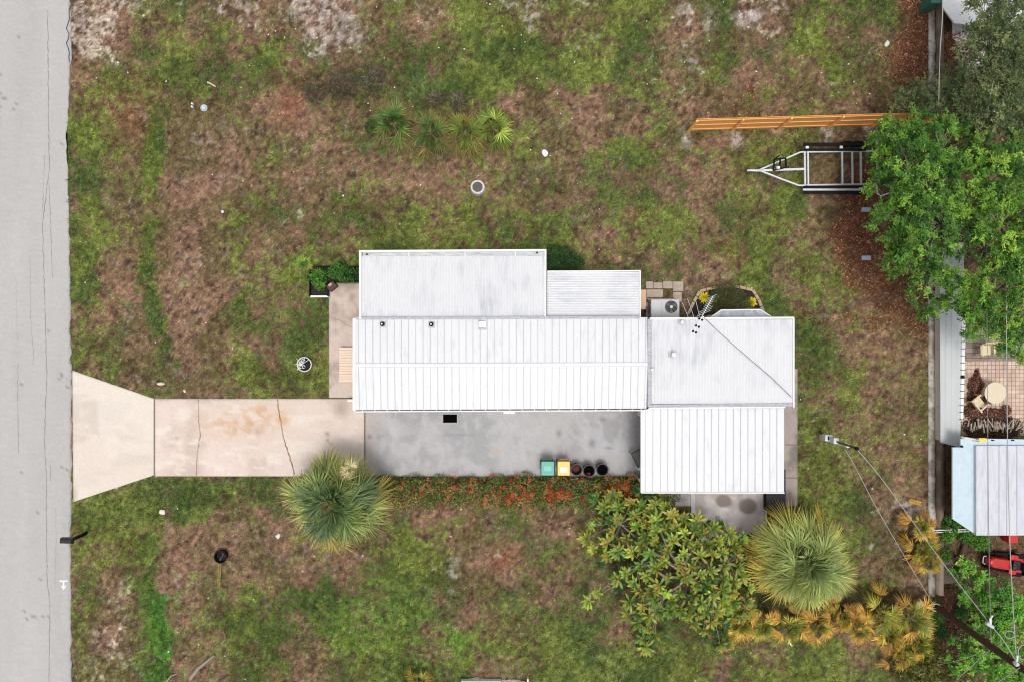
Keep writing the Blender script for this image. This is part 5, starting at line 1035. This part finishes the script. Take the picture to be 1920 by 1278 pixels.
# red riding mower
t = thing('riding_mower', 'red riding lawn mower at the right edge below the shed', 'lawn mower', P(1885,1056)); M_red = mat('mower_red', L3(200,36,28), .35, noise=.08); k_ = .0
T_ = Matrix.Translation(P(1886,1055,.4)) @ Matrix.Rotation(math.radians(-9), 4, 'Z'); T_.translation.z = 0
def mpart(name, f, m, par=None, bevel=0): mb = MB(); mb.M = T_; f(mb); return mb.build(name, m, par or t, bevel=bevel)
mpart('deck', lambda m: m.prism([(-.55,-.42),(.1,-.5),(.45,-.35),(.45,.35),(.1,.48),(-.5,.42)], .12, .28), M_dark, bevel=.03)
mpart('chassis', lambda m: m.box(-.7,-.18,.28,.9,.18,.42), M_dark)
mpart('hood', lambda m: (m.taper(-.85,-.24,-.05,.24,.40,.78,-.02), m.lathe([(.24,.4),(.24,.70),(.18,.78),(.01,.79)], (-.82,0,0), 18)), M_red, bevel=.05)
mpart('seat', lambda m: (m.box(.25,-.22,.5,.65,.22,.58), m.box(.6,-.22,.55,.7,.22,.9)), mat('seat_black', (.02,.02,.022), .5), bevel=.05)
mpart('rear_fender', lambda m: (m.box(.15,-.48,.42,.95,-.20,.50), m.box(.15,.20,.42,.95,.48,.50), m.box(.7,-.48,.42,1.0,.48,.50)), M_red, bevel=.05)
mpart('steering_wheel', lambda m: (m.tube([(.05+.17*math.cos(a), .17*math.sin(a), .92) for a in np.linspace(0, 2*PI, 17)], .018, 6), m.tube([(-.1,0,.7),(.05,0,.92)], .02, 6)), M_dark)
for x, y, r_, w_ in ((-.72,-.42,.19,.14),(-.72,.28,.19,.14),(.62,-.55,.27,.22),(.62,.33,.27,.22)):
    mb = MB(); mb.M = T_ @ Matrix.Translation((x, y, r_)) @ Matrix.Rotation(-PI/2, 4, 'X'); mb.lathe([(r_*.5,0),(r_*.95,.01),(r_,w_*.3),(r_,w_*.7),(r_*.95,w_),(r_*.5,w_)], (0,0,0), 18); wh = mb.build('wheel', M_dark, t)
    mb = MB(); mb.M = T_ @ Matrix.Translation((x, y, r_)) @ Matrix.Rotation(-PI/2, 4, 'X'); mb.lathe([(r_*.48,-.004),(r_*.48,w_+.004)], (0,0,0), 14); mb.build('rim', M_white, wh)
mpart('bumper', lambda m: m.tube([(-1.0,-.2,.4),(-1.12,-.15,.4),(-1.12,.15,.4),(-1.0,.2,.4)], .025, 6), M_white)
mb = MB(); mb.box(*P(1889,1000,.4)[:2], .0, P(1895,0).x, P(0,1012).y, .5); tag(mb.build('fuel_can', M_red, bevel=.02), 'small red can against the shed wall above the mower', 'can')

# ------------------------------------------------------------------ service mast, utility pole, wires
t = thing('service_mast', 'electric meter post with pale boxes and mast standing in the lawn', 'meter post', P(1541,819))
mb = MB(); mb.tube([P(1541,818,0), P(1541,818,0)+(P(1607,840,3.3)-P(1541,818,0))], .045, 9); mb.build('mast', mat('dark_mast', L3(86,80,78), .6, .3), t)
mb = MB(); mb.tube([P(1546,824,.2), P(1589,836.5,2.3)], .035, 8); mb.build('conduit', M_white, t)
grb = mat('meter_grey', (.70,.70,.73), .5, noise=.05)
for (x, y, z, sx, sy, sz, nm) in ((1546,819,.35,.3,.22,.5,'lower_box'),(1551,819.5,.75,.36,.30,.4,'meter_box'),(1565,825,1.35,.24,.28,.35,'upper_box')):
    c = P(x, y, z); mb = MB(); mb.box(c.x-sx/2,c.y-sy/2,z-sz/2,c.x+sx/2,c.y+sy/2,z+sz/2); bx = mb.build(nm, grb, t, bevel=.03)
    if nm == 'meter_box': mb = MB(); mb.box(c.x-.06,c.y-.09,z+sz/2,c.x-.0,c.y+.09,z+sz/2+.01); mb.build('slot', M_dark, bx)
mb = MB(); c = P(1558,823,.95); mb.lathe([(.09,0),(.10,.06),(.06,.12),(.01,.13)], c, 14); mb.build('meter', M_white, t)
mb = MB(); c = P(1589,835,2.3); mb.lathe([(.08,-.1),(.10,.0),(.07,.1),(.01,.12)], c, 12); mb.build('insulator', M_white, t)
mb = MB(); mb.lathe([(.05,-.15),(.09,0),(.08,.08),(.01,.12)], P(1606,840,3.3), 12); mb.build('weather_head', M_dark, t)
mb = MB(); mb.tube([P(1541,812,.35), P(1535,808,.3), P(1540,806,.25)], .02, 5); mb.build('bent_bracket', M_dark, t)
M_pole = mat('pole_brown', L3(74,46,38), .85, noise=.35, nscale=4, stretch=(4, 4, .6), bump=.3)
t = thing('utility_pole', 'tall dark brown wooden utility pole leaning out of the lower right corner', 'utility pole', P(1733,1121))
pa = P(1733,1121,-.2); pb = P(2035,1338.5,9.0)
mb = MB(); mb.tube([pa, pa.lerp(pb, .5), pb], .17, 14, .125); mb.build('pole', M_pole, t)
mb = MB(); c = P(1755,1138,.9); mb.tube([c+Vector((.19*math.cos(a), .19*math.sin(a), .03*math.sin(a))) for a in np.linspace(0, 2*PI, 17)], .025, 6); mb.build('band', M_galv, t)
mb = MB(); c = pa.lerp(pb, .86); mb.beam(c+Vector((-.9,.5,.3)), c+Vector((.9,-.5,.3)), .1, .12); ca = mb.build('crossarm', M_pole, t)
mb = MB(); c = P(1905,1243,6.7); mb.tube([c-Vector((0,.1,0)), c+Vector((0.02,.35,.05))], .05, 8); mb.lathe([(.07,-.1),(.10,0),(.07,.1)], c, 12); mb.build('wire_clamp', M_galv, t)
def wire(pts, label, r_=.016, m=None, name='overhead_wire', group='overhead wires'):
    V = []; n = len(pts)
    for i in range(n-1):           # catmull-rom
        p0, p1_, p2, p3 = [Vector(P(*pts[min(max(j, 0), n-1)])) for j in (i-1, i, i+1, i+2)]
        for k in range(8):
            u = k/8; V.append(.5*((2*p1_)+(-p0+p2)*u+(2*p0-5*p1_+4*p2-p3)*u*u+(-p0+3*p1_-3*p2+p3)*u**3))
    V.append(P(*pts[-1])); mb = MB(); mb.tube(V, r_, 5); return tag(mb.build(name, m or M_wire), label, 'wire', group)
M_wl = mat('pale_wire', (.40,.40,.38), .6)
wire([(1607,842,3.3),(1640,880,3.3),(1675,926,3.5),(1710,975,3.9),(1770,1057,4.9),(1856,1168,6.3),(1880,1198,6.5),(1905,1238,6.7)], 'pale wavy wire from the meter post top to the upper part of the pole', .017, M_wl)
wire([(1584,842,2.1),(1600,868,1.9),(1640,945,1.6),(1690,1032,1.2),(1752,1136,1.0)], 'thin pale wire from the meter post to the band low on the utility pole', .015, M_wl)
wire([(1853,-150,4.4),(1866,60,4.4),(1858,180,4.4),(1851,300,4.6),(1849,450,4.8),(1851,640,5.2),(1852,830,5.6),(1854,1000,6.0),(1857,1165,6.4),(1860,1206,6.4)], 'long thin dark wire crossing the patio and the shed left of the paler wire', .012, mat('mid_wire', (.22,.22,.22), .5))
wire([(1874,-150,4.4),(1868,100,4.6),(1861,160,5.3),(1853,200,5.3),(1852,240,4.6)], 'short double pale wire seen through the olive tree', .014, M_wl)
wire([(1893,-150,4.6),(1890,150,4.8),(1887,400,5.0),(1887,620,5.2),(1889,820,5.8),(1893,1003,6.3),(1899,1130,6.6),(1906,1240,6.7)], 'thick pale wire running down the right edge to the utility pole', .017, M_wl)
wire([(1768,-60,5.5),(1767,30,5.5),(1763,90,5.4),(1761,150,4.2),(1757,320,2.0)], 'pale wire along the low wall at the top of the picture', .018, M_wl)
wire([(1877,1200,5.0),(1835,1236,3.0),(1787,1279,.8),(1760,1303,.1)], 'pale stay wire going down left from the utility pole to the bottom edge', .02, M_wl)
wire([(1912,1251,6.4),(1890,1265,5.0),(1866,1281,3.5),(1820,1310,.1)], 'second stay wire at the very bottom beside the corner', .02, M_wl)
wire([(1830,1226,2.6),(1800,1236,2.2),(1762,1245,1.2)], 'faint thin wire going left below the utility pole', .01, M_wl)
for i, (x, y, a, b, lb) in enumerate([(1893,1189,9,7,'left of the two loops of wire hanging by the utility pole'),(1921,1222,12,14,'right loop of wire hanging at the edge by the utility pole')]):
    wire([(x+a*math.cos(q_), y+b*math.sin(q_), 6.2) for q_ in np.linspace(.5, 6.2, 11)], lb, .02, M_wl, 'wire_loop', 'wire loops on the pole')
t = thing('wire_splice', 'small pale clamp where the wavy wire crosses the long dark wire', 'clamp', P(1856,1168,6.35))
mb = MB(); mb.tube([P(1849,1167,6.4), P(1862,1175,6.4)], .07, 8); mb.build('clamp', M_galv, t); mb = MB(); mb.tube([P(1857,1158,6.4), P(1857,1171,6.4)], .045, 7); mb.tube([P(1861,1153,6.4), P(1858,1158,6.4)], .03, 6); mb.build('wedge', M_white, t)
mb = MB(); a = P(864,1276.5,.3); b = P(940,1330,.3); mb.box(a.x,a.y,.0,b.x,b.y,.3); tag(mb.build('white_bench', M_white, bevel=.03), 'white object cut off by the bottom edge left of the pale gravel', 'bench top')
mb = MB(); a = P(988.5,1272,.3); b = P(991,1330,.3); mb.box(a.x,a.y,.0,b.x,b.y,.3); tag(mb.build('short_post', M_white), 'thin white post at the bottom edge right of the pale gravel', 'post')
heap('gravel', 'pale gravel at the bottom edge', [(958,1281,30,7),(895,1273,14,3)], 2600, [(226,214,204),(200,186,176),(170,156,148)], ll=.07, lw=.06, z=.06)
